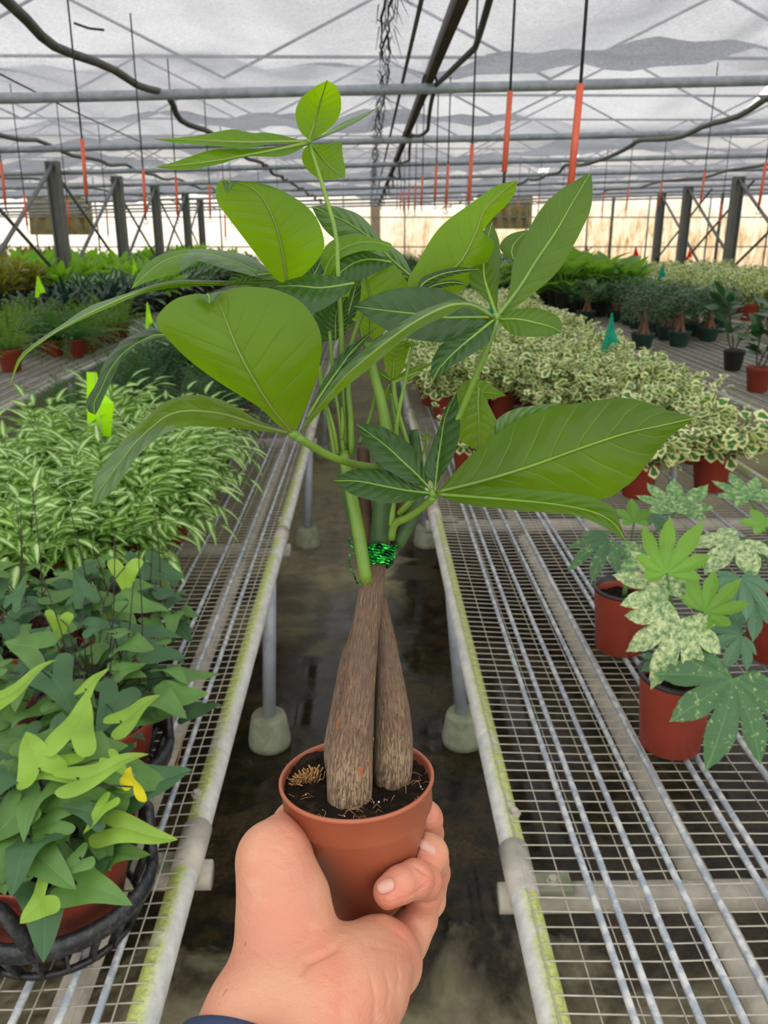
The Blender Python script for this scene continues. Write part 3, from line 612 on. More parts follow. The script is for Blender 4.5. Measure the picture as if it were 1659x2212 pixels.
def frond(m, o, az, el, L, pairs, ll, lw, droop, rr, mi=0, stem_mi=1, term=True, sw=0.0012, start=0.35, ang=0.9, ldroop=0.5, rows=4, prof=None):
    """an arching frond with paired leaflets"""
    d = Vector((math.cos(az) * math.cos(el), math.sin(az) * math.cos(el), math.sin(el))); p = Vector(o); n = 10; pts = [p.copy()]; ds = [d.copy()]
    for i in range(n):
        d = (d + Vector((0, 0, -droop / n))).normalized(); p = p + d * (L / n); pts.append(p.copy()); ds.append(d.copy())
    m.tube(pts, [sw * (1 - 0.5 * i / n) for i in range(n + 1)], 3, False, stem_mi)
    for i in range(pairs):
        t_ = start + (1 - start) * i / max(1, pairs); q = t_ * n; k = min(n - 1, int(q)); o_ = pts[k].lerp(pts[k + 1], q - k); d_ = ds[k]
        sd = d_.cross(Vector((0, 0, 1))).normalized(); up = sd.cross(d_)
        f = math.sin(math.pi * (0.25 + 0.72 * i / max(1, pairs))) ** 0.7
        for s in (-1, 1):
            dr = (d_ * math.cos(ang) + sd * s * math.sin(ang) + Vector((0, 0, rr.uniform(-0.15, 0.2)))).normalized()
            m.blade(o_, dr, up + sd * rr.uniform(-0.2, 0.2), ll * f * rr.uniform(0.8, 1.15), lw, prof, ldroop * rr.uniform(0.4, 1.4), rows, 0.2, mi, wave=0.01)
    if term: m.blade(pts[-1], ds[-1], Vector((0, 0, 1)), ll * 1.1, lw * 1.15, prof, ldroop, rows, 0.2, mi)

def foliage_fern(seed, nf, L, pairs, ll, lw, mats, el=(0.5, 1.3), droop=1.4, z0=0.09, start=0.35, prof=None, rows=4, ldroop=0.6, ang=0.9, rad=0.03):
    rr = random.Random(seed); m = MB()
    for i in range(nf):
        az = i * 2.4 + rr.uniform(-0.4, 0.4); e = rr.uniform(*el)
        frond(m, (rr.uniform(-rad, rad), rr.uniform(-rad, rad), z0), az, e, L * rr.uniform(0.7, 1.15), pairs, ll, lw, droop * rr.uniform(0.7, 1.3), rr, start=start, prof=prof, rows=rows, ldroop=ldroop, ang=ang)
    return ('foliage', m.mesh('foliage', mats))
lin = lambda v: min(1, v * 6) * (1 - v) ** 0.55
lanc = lambda v: min(1, v * 3.2) ** 0.7 * (1 - v) ** 0.75 * 1.15
ovate = lambda v: math.sin(math.pi * v ** 0.75) ** 0.8
tri = lambda v: min(1, (v * 1.35) ** 0.7) * (1 - max(0, v - 0.80) / 0.20) ** 0.6 if v < 1 else 0
strap = lambda v: min(1, 0.5 + v * 3) * (1 - v ** 4)
def foliage_scatter(seed, nst, H, spread, nl, ll, lw, mats, prof, z0=0.1, droop=0.4, el=(0.2, 1.0), sw=0.002, rows=3, up=0.4, fold=0.2, lean=0.5):
    """branching stems carrying leaves all along"""
    rr = random.Random(seed); m = MB()
    for i in range(nst):
        az = i * 2.4 + rr.uniform(-0.5, 0.5); ln = rr.uniform(0.1, lean); p = Vector((rr.uniform(-spread, spread) * 0.3, rr.uniform(-spread, spread) * 0.3, z0)); d = Vector((math.cos(az) * ln, math.sin(az) * ln, 1)).normalized()
        L = H * rr.uniform(0.65, 1.1); pts = [p.copy()]; ds = []
        for k in range(8):
            d = (d + Vector((rr.uniform(-0.22, 0.22), rr.uniform(-0.22, 0.22), 0))).normalized(); p = p + d * L / 8; pts.append(p.copy()); ds.append(d.copy())
        m.tube(pts, [sw * (1.2 - 0.6 * k / 8) for k in range(9)], 4, False, 1)
        for k in range(nl):
            q = rr.uniform(0.25, 1.0) * 7.99; j = int(q); o = pts[j].lerp(pts[min(8, j + 1)], q - j); a = rr.uniform(0, 6.28); e = rr.uniform(*el)
            dr = Vector((math.cos(a) * math.cos(e), math.sin(a) * math.cos(e), math.sin(e)))
            o2 = o + dr * ll * 0.35; m.tube([o, o2], [sw * 0.4] * 2, 3, False, 1)
            m.blade(o2, dr, Vector((rr.uniform(-up, up), rr.uniform(-up, up), 1)), ll * rr.uniform(0.7, 1.2), lw * rr.uniform(0.8, 1.15), prof, droop * rr.uniform(0.2, 1.6), rows, fold, 0)
    return ('foliage', m.mesh('foliage', mats))
def foliage_rosette(seed, nl, ll, lw, mats, prof, el=(0.3, 1.35), droop=0.8, z0=0.1, stalk=0.5, rows=6, fold=0.25, sw=0.0025):
    rr = random.Random(seed); m = MB()
    for i in range(nl):
        az = i * 2.4 + rr.uniform(-0.3, 0.3); e = el[0] + (el[1] - el[0]) * (i / nl) + rr.uniform(-0.12, 0.12); L = ll * rr.uniform(0.75, 1.15)
        d = Vector((math.cos(az) * math.cos(e), math.sin(az) * math.cos(e), math.sin(e))); o = Vector((0, 0, z0)); o2 = o + d * L * stalk
        if stalk > 0.05: m.tube([o, o2], sw, 4, False, 1)
        m.blade(o2, (d - Vector((0, 0, 0.25 * stalk))).normalized(), Vector((0, 0, 1)) + d * 0.3, L, lw * rr.uniform(0.8, 1.1), prof, droop * rr.uniform(0.6, 1.5), rows, fold, 0, wave=0.012)
    return ('foliage', m.mesh('foliage', mats))

pot_red = potmesh(0.070, 0.125, M['redpot']); pot_red_s = potmesh(0.062, 0.11, M['redpot'])
pot_green = potmesh(0.10, 0.13, M['greenpot']); pot_black = potmesh(0.085, 0.16, M['blackplastic']); pot_terra_b = potmesh(0.085, 0.16, M['redpot'])
fvm = [M['fern_var'], M['frondstem']]
PT = [[*pot_red, foliage_fern(s, 34, 0.23, 4, 0.082, 0.030, fvm, (0.5, 1.45), 1.2, 0.10, 0.42, lanc, 5, 0.9, 1.05)] for s in (1, 2, 3)]
FG = [[*pot_red, foliage_fern(s + 10, 30, 0.34, 16, 0.045, 0.011, [M[mm], M['frondstem']], (0.5, 1.4), 1.5, 0.10, 0.12, ovate, 2, 0.3, 1.25)] for s, mm in ((1, 'fern_green'), (2, 'fern_dark'), (3, 'fern_light'))]
VF = [[*pot_red, foliage_scatter(s + 20, 12, 0.27, 0.06, 24, 0.055, 0.050, [M['ficus_var'], M['woodstem']], tri, 0.09, 0.3, (-0.6, 0.8), 0.0018, 3, 0.8, 0.1, 1.5)] for s in (1, 2, 3)]
def bonsai(s):
    rr = random.Random(s); m = MB()
    for k in range(4):
        a = k * 1.6 + s; pts = [(0.045 * math.cos(a), 0.045 * math.sin(a), 0.10), (0.028 * math.cos(a + .3), 0.028 * math.sin(a + .3), 0.15), (0.012 * math.cos(a), 0.012 * math.sin(a), 0.22), (0, 0, 0.32)]
        m.tube(cr(pts, 10), [0.022 - 0.0014 * i for i in range(11)], 9)
    f = MB()
    for k in range(760):
        a = rr.uniform(0, 6.28); q = rr.uniform(0, 1) ** 0.5 * 0.185; z = 0.24 + 0.27 * rr.uniform(0, 1) * (1 - (q / 0.2) ** 2) ** 0.5 + rr.uniform(-0.04, 0.02)
        d = Vector((math.cos(a), math.sin(a), rr.uniform(-0.3, 0.8))); f.blade((q * math.cos(a), q * math.sin(a), z), d, Vector((rr.uniform(-.5, .5), rr.uniform(-.5, .5), 1)), 0.036, 0.019, ovate, 0.3, 2, 0.2)
    for k in range(10):
        a = k * 0.63; f.tube([(0, 0, 0.30), (0.12 * math.cos(a), 0.12 * math.sin(a), 0.40)], 0.003, 4, False, 1)
    return [*pot_green, ('trunk', m.mesh('trunk', M['caudex'])), ('foliage', f.mesh('foliage', [M['bonsai'], M['woodstem']]))]
BN = [bonsai(1), bonsai(2)]
RB = [[*pot_black, foliage_scatter(41, 3, 0.50, 0.06, 13, 0.15, 0.075, [M['rubber'], M['woodstem']], ovate, 0.12, 0.4, (0.1, 1.1), 0.006, 5, 0.5, 0.15, 0.2)],
      [*pot_terra_b, foliage_scatter(44, 3, 0.50, 0.06, 14, 0.14, 0.07, [M['rubber'], M['woodstem']], ovate, 0.12, 0.4, (0.1, 1.1), 0.006, 5, 0.5, 0.15, 0.2)]]
BR = [[*pot_black, foliage_rosette(s, 34, 0.17, 0.12, [M['broad'], M['greenstalk']], ovate, (0.15, 1.4), 0.7, 0.14, 0.9)] for s in (1, 2)]
LM = [[*pot_black, foliage_rosette(s + 4, 26, 0.20, 0.085, [M['lime'], M['greenstalk']], ovate, (0.4, 1.45), 0.6, 0.14, 0.6)] for s in (1, 2)]
CT = [[*pot_black, foliage_scatter(s + 50, 5, 0.32, 0.06, 22, 0.11, 0.04, [M['croton'], M['woodstem']], ovate, 0.12, 0.3, (0.2, 1.2), 0.003, 3, 0.4, 0.15, 0.4)] for s in (1,)]
DS = [[*pot_black, foliage_rosette(s + 8, 30, 0.30, 0.045, [M['darkstrap'], M['darkstrap']], strap, (0.35, 1.5), 0.8, 0.14, 0.05)] for s in (1,)]
AG = [[*pot_black, foliage_rosette(s + 12, 26, 0.19, 0.065, [M['aglao'], M['greenstalk']], ovate, (0.3, 1.4), 0.7, 0.12, 0.5)] for s in (1, 2)]
rp = random.Random(11)
def field(name, protos, xs, ys, lab, cat, group, jx=0.03, sc=(0.88, 1.12), skip=None, zt=ZB + 0.006):
    k = 0
    for y in ys:
        for x in xs:
            xx, yy = x + rp.uniform(-jx, jx), y + rp.uniform(-jx, jx)
            if skip and skip(xx, yy): continue
            spawn(name, protos[k % len(protos)] if len(protos) < 3 else rp.choice(protos), (xx, yy, zt), rp.uniform(0, 6.28), rp.uniform(*sc), lab, cat, group); k += 1
def rng(a, b, st):
    o = []; 
    while a <= b + 1e-6: o.append(a); a += st
    return o
# ---- left bench
field('striped_fern', PT, rng(-1.42, -0.47, 0.19), rng(1.95, 3.55, 0.19), 'pale-striped fern in a mass of its kind on the left bench', 'fern', 'pale-striped ferns on the left bench', skip=lambda x, y: x > -0.55 - max(0, 2.3 - y) * 0.5 or (y > 3.0 and x < -1.25))
field('feathery_fern', FG[:2], rng(-1.4, -0.5, 0.24), rng(3.75, 5.0, 0.25), 'dark feathery fern behind the striped ferns on the left bench', 'fern', 'dark feathery ferns on the left bench', sc=(0.75, 0.95))
field('spotted_foliage_plant', AG, rng(-1.4, -0.5, 0.28), rng(5.3, 8.6, 0.30), 'pale-centred foliage plant further along the left bench', 'plant', 'pale-centred foliage plants on the left bench', sc=(0.9, 1.2))
field('feathery_fern', [FG[0], FG[2]], rng(-1.4, -0.5, 0.42), rng(9.2, 19, 0.6), 'light green fern far along the left bench near the end', 'fern', 'far light green ferns on the left bench', sc=(1.1, 1.5))
# ---- second left bench
for (px, py, pr, lab, nm, sc) in ((160, 776, FG[0], 'green fern arching over a terracotta pot at the edge of the second left bench', 'potted_fern', 1.15), (118, 772, FG[0], 'fern in a dark terracotta pot, left of the one at the bench corner', 'potted_fern', 1.0), (20, 806, FG[2], 'leggy light fern in a terracotta pot at the left edge of the picture', 'potted_fern', 1.25)):
    p = G(px, py, ZB); spawn(nm, pr, (p.x, p.y + 0.05, ZB + 0.006), rp.uniform(0, 6), sc, lab, 'fern')
field('feathery_fern', [FG[0], FG[2]], rng(-3.2, -2.3, 0.30), rng(6.9, 8.0, 0.35), 'green arching fern behind the potted ferns on the second left bench', 'fern', 'green ferns on the second left bench', sc=(0.95, 1.2))
field('strap_leaf_plant', DS, rng(-3.3, -2.4, 0.32), rng(8.4, 9.6, 0.36), 'dark strap-leaved plant on the second left bench', 'plant', 'dark strap-leaved plants', sc=(1.0, 1.25))
field('foliage_plant', AG + LM[:1], rng(-3.3, -2.3, 0.34), rng(10, 20, 0.6), 'mixed green foliage plant far back on the second left bench', 'plant', 'far foliage plants on the second left bench', sc=(1.2, 1.5))
field('lime_philodendron', LM, rng(-5.2, -4.0, 0.36), rng(11.6, 15.0, 0.5), 'bright lime-green leafy plant behind the nearest left post', 'plant', 'lime-green leafy plants by the left posts', sc=(1.3, 1.6))
field('croton', CT, rng(-5.3, -4.1, 0.36), rng(9.4, 11.2, 0.4), 'yellow and orange croton at the left edge behind the ferns', 'croton', 'yellow crotons on the far left', sc=(1.2, 1.45))
field('strap_leaf_plant', DS, rng(-5.2, -4.1, 0.36), rng(7.8, 9.0, 0.4), 'dark strap-leaved plant on the third left bench', 'plant', 'dark plants on the third left bench', sc=(1.1, 1.3))
field('foliage_plant', AG + LM[:1], rng(-5.2, -4.1, 0.45), rng(15.5, 24, 0.8), 'distant green plant on the third left bench near the end wall', 'plant', 'distant plants on the third left bench', sc=(1.3, 1.6))
field('croton', CT, rng(-9.5, -6.2, 0.55), rng(13, 19, 0.9), 'orange and yellow croton far to the left beyond the posts', 'croton', 'far crotons beyond the left posts', sc=(1.2, 1.6), zt=ZB + 0.006)
# ---- right bench: cream-edged plants
field('variegated_fig', VF, rng(0.38, 1.5, 0.17), rng(3.45, 6.6, 0.18), 'cream-edged small-leaved plant in the mass on the right bench', 'plant', 'cream-edged plants on the right bench', skip=lambda x, y: (y < 4.3 and x < 0.75) or (y < 3.8 and x < 1.1), sc=(0.9, 1.15))
field('variegated_fig', VF, rng(0.4, 1.5, 0.22), rng(6.8, 9.6, 0.25), 'cream-edged small-leaved plant further back on the right bench', 'plant', 'cream-edged plants further back on the right bench', sc=(0.9, 1.1))
for (px, py, lab, sc) in ((1545, 1070, 'bushy cream-edged plant in a terracotta pot, front right of its mass', 1.12), (1385, 1085, 'cream-edged plant whose terracotta pot shows under the big leaf tip', 1.05), (1010, 1035, 'cream-edged plant in a terracotta pot beside the walkway rail', 0.85)):
    p = G(px, py, ZB); spawn('variegated_fig', VF[0], (p.x, p.y + 0.06, ZB + 0.006), 0.6, sc, lab, 'plant')
field('feathery_fern', FG[:2], rng(0.5, 1.5, 0.40), rng(10.5, 20, 0.6), 'dark green fern far along the right bench', 'fern', 'far dark ferns on the right bench', sc=(1.2, 1.5))
# ---- second right bench
for i, (px, py) in enumerate(((1392, 757), (1472, 752), (1530, 735), (1445, 738), (1270, 700), (1330, 690), (1560, 720))):
    p = G(px, py, ZB); spawn('bonsai_fig', BN[i % 2], (p.x, p.y + 0.08, ZB + 0.006), i * 1.3, 1.0, ['bonsai fig in a dark green pot with two bare pale roots, nearest the bench edge', 'bonsai fig with a swollen root in the second green pot', 'bonsai fig in a green pot to the right of the first two', 'bonsai fig partly hidden between the two front green pots', 'bonsai fig with a dark root standing left above the cream-edged plants', 'bonsai fig with a hunched dark trunk above the teal flag', 'bonsai fig at the right end of the green pots'][i], 'bonsai')
field('bonsai_fig', BN, rng(2.75, 3.35, 0.32), rng(7.6, 9.4, 0.34), 'small dark-leaved bonsai fig behind the front row of green pots', 'bonsai', 'bonsai figs behind the front row', sc=(0.9, 1.05))
for (px, py, k, lab, sc) in ((1590, 805, 0, 'glossy rubber plant in a black pot at the right edge', 0.9), (1645, 852, 1, 'rubber plant in a terracotta pot, nearest at the right edge', 0.95)):
    p = G(px, py, ZB); spawn('rubber_plant', RB[k], (p.x, p.y + 0.07, ZB + 0.006), 1.1, sc, lab, 'plant')
spawn('rubber_plant', RB[0], (2.95, 5.3, ZB + 0.006), 2.5, 1.0, 'rubber plant behind the terracotta pot, cut by the right edge', 'plant')
field('broad_leaf_plant', BR, rng(2.3, 3.4, 0.38), rng(9.9, 13.2, 0.46), 'broad-leaved light green plant right of the tall upright leaf', 'plant', 'broad-leaved light green plants', sc=(1.45, 1.8))
field('foliage_plant', AG, rng(2.3, 3.4, 0.5), rng(14, 22, 0.8), 'distant dark foliage plant on the second right bench', 'plant', 'distant plants on the second right bench', sc=(1.2, 1.5))
field('variegated_fig', VF[:2], rng(4.25, 5.9, 0.30), rng(9.4, 14.5, 0.42), 'pale variegated plant spread over the third right bench', 'plant', 'pale variegated plants on the third right bench', sc=(1.2, 1.45))

# ---- marker flags
def flag(px, py, d, hpx, col, lab, wpx=None, zb_=ZB, big=False):
    p = P(px, py, d); r = empty('marker_flag', (p.x, p.y, zb_), lab, 'flag'); h = hpx * d / FPX; w_ = (wpx or hpx * 0.45) * d / FPX
    m = MB(); m.tube([(p.x, p.y, zb_), (p.x, p.y, p.z + h * 0.5)], 0.0012, 5); m.build('stake', M['wire'], r)
    m = MB(); a = Vector((p.x, p.y, p.z + h * 0.5)); k = [a + Vector((w_ * q_, 0.012 * math.sin(q_ * 9), -h * z_)) for q_, z_ in (((-.22, 0), (.05, .02), (.12, .3), (.55, .46), (.28, 1.0), (-.5, .93), (-.36, .5), (-.02, .48)) if big else ((-.03, 0), (.06, .0), (.22, .35), (.5, .74), (.0, .80), (-.12, 1.0), (-.45, .97), (-.05, .5)))]
    k2 = [q + Vector((0, 0.0008, 0)) for q in k]
    fq = [(0, 6, 7), (0, 7, 2, 1), (2, 7, 3), (7, 4, 3), (7, 6, 5), (7, 5, 4)] if big else [(0, 7, 2, 1), (2, 7, 3), (7, 4, 3), (0, 6, 7), (7, 6, 5), (7, 5, 4)]; m.add(k + k2, fq + [tuple(i + 8 for i in q_[::-1]) for q_ in fq] + [(i, (i + 1) % 7, (i + 1) % 7 + 8, i + 8) for i in range(7)]); m.build('flag', M[col], r, False)
flag(212, 875, 2.8, 145, 'flag_lime', 'large lime-yellow marker flag among the striped ferns', 66, big=True)
flag(320, 683, 5.0, 58, 'flag_lime', 'narrow lime-yellow marker flag above the drooping dark leaf', 20)
flag(84, 620, 7.4, 46, 'flag_lime', 'small lime-yellow marker flag by the dark plants left of the nearest post', 28)
flag(290, 577, 10.5, 34, 'flag_lime', 'tiny lime-yellow marker flag right of the second left post', 14)
flag(1318, 722, 4.4, 90, 'flag_teal', 'large teal marker flag among the cream-edged plants', 40)
flag(1430, 588, 9.3, 36, 'flag_teal', 'small teal marker flag in front of the leftmost right post', 20)
flag(1063, 665, 6.2, 60, 'flag_teal', 'teal marker flag mostly hidden behind the leaf hub on the right', 20)
flag(1373, 545, 13, 28, 'flag_red', 'small red marker flag left of the right-hand posts', 16)
flag(1489, 548, 14, 28, 'flag_red', 'small red marker flag against the middle right post', 12)
flag(1268, 540, 13, 20, 'flag_red', 'tiny red marker flag above the broad-leaved plants', 10)
# ================================================================== FRONT LEFT: heart ferns in baskets
def arrow(m, o, d, up, L, W, droop=0.5, fold=0.25, mi=0, rows=9):
    """arrow-shaped leaf: two rounded basal lobes, pointed tip"""
    d = Vector(d).normalized(); side = d.cross(Vector(up)).normalized(); up = side.cross(d)
    LW = lambda tb, v: next((a[1] + (b[1] - a[1]) * (v - a[0]) / (b[0] - a[0]) for a, b in zip(tb[:-1], tb[1:]) if v <= b[0] + 1e-6), tb[-1][1])
    TO = ((-.32, .60), (-.29, .82), (-.24, .95), (-.16, 1.0), (-.05, .97), (.12, .80), (.32, .62), (.55, .46), (.75, .30), (.90, .14), (1, 0)); TI = ((-.32, .58), (-.29, .42), (-.22, .27), (-.1, .11), (0, 0), (1, 0))
    for s in (-1, 1):
        vs = []; uvs = []
        VV = [-.32, -.29, -.24, -.16, -.08, 0.0] + [0.09 * (q + 1) for q in range(rows + 1)] + [1.0]
        VV = [q for q in VV if q <= 1.0]
        for i in range(len(VV)):
            v = VV[i]; wi = LW(TI, v); wo = LW(TO, v)
            vc = v * L; z0 = -droop * L * max(0, v) ** 2 * 0.5 + 0.06 * L * math.sin(v * 6 + o[0] * 90)
            for j in range(4):
                w_ = (wi + (wo - wi) * j / 3) * W * 0.5
                vs.append(Vector(o) + d * vc + side * s * w_ + up * (z0 + fold * w_ - 1.2 * fold * w_ * w_ / (W * 0.5))); uvs.append((0.5 + 0.5 * s * w_ / (W * 0.5), max(0, v)))
        m.add(vs, [(i * 4 + j, i * 4 + j + 1, (i + 1) * 4 + j + 1, (i + 1) * 4 + j) for i in range(len(VV) - 1) for j in range(3)], uvs, mi)
def heart_fern(px, py, lab, seed, basket, explicit, n=46, spread=(0.05, 0.17), zr=(0.16, 0.30), rp_=0.115, zmax=9, ofs=0.10):
    g = G(px, py, ZB); bx, by = g.x, g.y + ofs; z0 = ZB + 0.008
    r = empty('heart_fern', (bx, by, z0), lab, 'fern'); rr = random.Random(seed)
    if basket: z0 += 0.012
    for pn, me in potmesh(rp_, 0.135, M['redpot'], None, True, rp_ * 0.74, 40):
        o = bpy.data.objects.new(pn, me); COL.objects.link(o); o.parent = r; o.location = (0, 0, z0 - r.location.z)
    if basket:
        k = MB(); R1 = rp_ * 1.12
        k.lathe([(R1, 0.055), (R1 + 0.008, 0.058), (R1 + 0.011, 0.070), (R1 + 0.008, 0.083), (R1, 0.086), (R1 - 0.006, 0.072), (R1, 0.055)], 48)
        k.lathe([(R1 * 0.80, 0.0), (R1 * 0.80 + 0.006, 0.0), (R1 * 0.80 + 0.007, 0.008), (R1 * 0.80, 0.009), (R1 * 0.78, 0.004), (R1 * 0.80, 0.0)], 40)
        for i in range(22):
            a = 2 * math.pi * i / 22; c_, s_ = math.cos(a), math.sin(a); k.beam((R1 * 0.81 * c_, R1 * 0.81 * s_, 0.004), ((R1 + 0.003) * c_, (R1 + 0.003) * s_, 0.06), 0.004, 0.012)
        for a0 in (0.15, 2.2, 4.3):
            pts = [((R1 + 0.004) * math.cos(a0 + q * 0.07), (R1 + 0.004) * math.sin(a0 + q * 0.07), 0.07 + 0.075 * math.sin(math.pi * q / 8)) for q in range(9)]
            k.tube(pts, 0.012, 8, squash=0.6)
        o = k.build('basket', M['blackplastic']); o.parent = r
    m = MB()
    for i in range(n):
        a = i * 2.4 + rr.uniform(-0.4, 0.4); q = rr.uniform(*spread); z = rr.uniform(*zr) * (1 - 0.5 * (q / 0.2) ** 2)
        if z0 + z > zmax: z = zmax - z0
        p = Vector((bx + q * math.cos(a), by + q * math.sin(a), z0 + z)); b = Vector((bx + rr.uniform(-.04, .04), by + rr.uniform(-.04, .04), z0 + 0.11))
        m.tube(cr([b, b.lerp(p, 0.55) + Vector((0, 0, 0.03)), p], 6), 0.0011, 4, False, 2)
        a2 = a + rr.uniform(-1.2, 1.2); el = rr.uniform(-0.5, 0.35); dr = Vector((math.cos(a2) * math.cos(el), math.sin(a2) * math.cos(el), math.sin(el)))
        L = rr.uniform(0.045, 0.078); arrow(m, p, dr, Vector((rr.uniform(-.45, .45), rr.uniform(-.7, .1), 1)), L, L * rr.uniform(0.85, 1.1), rr.uniform(0, 0.9), rr.uniform(0.1, 0.5), 0 if rr.random() < 0.6 else 1)
    for q in range(5 if seed in (4, 8, 9) else 0):
        b = Vector((bx + rr.uniform(-.05, .1), by + rr.uniform(-.05, .05), z0 + 0.12)); tp_ = b + Vector((rr.uniform(-.05, .08), rr.uniform(-.03, .06), rr.uniform(0.24, 0.34)))
        m.tube(cr([b, b.lerp(tp_, 0.5) + Vector((0.008, 0, 0)), tp_], 8), [0.0017 - 0.00012 * k for k in range(9)], 5, False, 2)
    m.build('foliage', [M['arrow'], M['arrow_dark'], M['frondstem']], r)
    for (sx, sy, tx, ty, zs, zt, wr, mat, fold, dr) in explicit:
        s = G(sx, sy, zs); t_ = G(tx, ty, zt); m = MB(); L = (t_ - s).length
        m.tube(cr([(bx + 0.1 * (s.x - bx), by + 0.1 * (s.y - by), z0 + 0.11), s.lerp(Vector((bx, by, s.z)), 0.5) - Vector((0, 0, 0.02)), s], 8), 0.0012, 5, False, 1)
        arrow(m, s, t_ - s, Vector((0.0, -0.45, 1)), L, L * wr, dr, fold, 0, 12)
        m.build('leaf', [M[mat], M['frondstem']], r)
    return r
ex1 = [(245, 1790, 385, 1812, 0.80, 0.79, 0.62, 'arrow_lime', 0.5, 0.1), (100, 1935, 40, 1995, 0.79, 0.76, 1.25, 'arrow_lime', 0.2, 0.2), (165, 1908, 282, 1945, 0.78, 0.77, 0.85, 'arrow', 0.2, 0.3), (175, 1855, 105, 1910, 0.81, 0.79, 0.8, 'arrow', 0.3, 0.3),
       (170, 1682, 322, 1628, 0.88, 0.90, 0.5, 'arrow_lime', 0.5, 0.0), (287, 1700, 283, 1655, 0.86, 0.90, 1.2, 'arrow_yellow', 0.3, 0.0), (155, 1600, 190, 1498, 0.90, 0.93, 0.95, 'arrow_lime', 0.3, 0.0), (85, 1660, 55, 1578, 0.88, 0.91, 1.1, 'arrow_lime', 0.3, 0.0),
       (135, 1660, 5, 1682, 0.87, 0.85, 0.5, 'arrow_lime', 0.4, 0.1), (230, 1735, 178, 1800, 0.84, 0.82, 0.6, 'arrow_lime', 0.4, 0.1), (130, 1775, 15, 1795, 0.83, 0.82, 0.6, 'arrow', 0.4, 0.1), (60, 1870, 10, 1840, 0.81, 0.82, 0.9, 'arrow', 0.4, 0.1),
       (210, 1760, 130, 1735, 0.83, 0.85, 0.8, 'arrow_dark', 0.2, 0.2), (20, 1740, 50, 1700, 0.84, 0.86, 0.9, 'arrow', 0.2, 0.1), (240, 1640, 285, 1680, 0.88, 0.86, 0.7, 'arrow_lime', 0.3, 0.2)]
ex2 = [(-10, 1515, 124, 1426, 0.93, 0.96, 0.38, 'arrow_lime', 0.6, 0.0), (262, 1560, 346, 1500, 0.85, 0.88, 0.75, 'arrow_lime', 0.4, 0.0), (185, 1490, 235, 1440, 0.90, 0.92, 0.6, 'arrow_lime', 0.5, 0.0), (280, 1300, 365, 1318, 0.88, 0.87, 0.75, 'arrow', 0.3, 0.2),
       (290, 1365, 395, 1368, 0.85, 0.84, 0.6, 'arrow_dark', 0.3, 0.2), (270, 1225, 270, 1285, 0.93, 0.88, 1.3, 'arrow_lime', 0.3, 0.3), (128, 1335, 125, 1385, 0.92, 0.88, 1.3, 'arrow_lime', 0.3, 0.2), (260, 1450, 315, 1430, 0.86, 0.87, 0.9, 'arrow', 0.3, 0.2), (30, 1300, 60, 1240, 0.95, 0.99, 0.7, 'arrow_dark', 0.4, 0.0), (185, 1290, 160, 1230, 0.93, 0.97, 0.8, 'arrow_dark', 0.3, 0.0)]
heart_fern(75, 2120, 'nearest heart-leaf fern, in a red-brown pot held in a black slotted basket', 3, True, ex1, 62, (0.03, 0.13), (0.15, 0.27), 0.118, 0.87, 0.105)
heart_fern(165, 1800, 'second heart-leaf fern, its basket half hidden behind the nearest one', 4, True, ex2, 75, (0.04, 0.17), (0.17, 0.31), 0.115, 0.95, 0.12)
heart_fern(40, 1560, 'dark heart-leaf fern at the left edge behind the two baskets', 8, False, [], 60, (0.04, 0.20), (0.17, 0.33), 0.1)
heart_fern(235, 1520, 'dark heart-leaf fern between the baskets and the striped ferns', 9, False, [], 55, (0.04, 0.17), (0.15, 0.29), 0.09)

# dead frond and bits on the mesh
m = MB(); a = G(395, 1590, ZB + 0.01); b = G(372, 1680, ZB + 0.012)
m.tube(cr([a, a.lerp(b, 0.5) + Vector((0.004, 0, 0.004)), b], 8), 0.0012, 4)
for q in range(5): p = b + Vector((0, 0, 0.002)); m.tube([p, p + Vector((0.015 * math.cos(q * 1.3), 0.015 * math.sin(q * 1.3), 0.004))], 0.0008, 4)
tag(m.build('dry_twig', M['fibre']), 'dry brown twig lying on the left bench mesh beside the rods', 'twig')

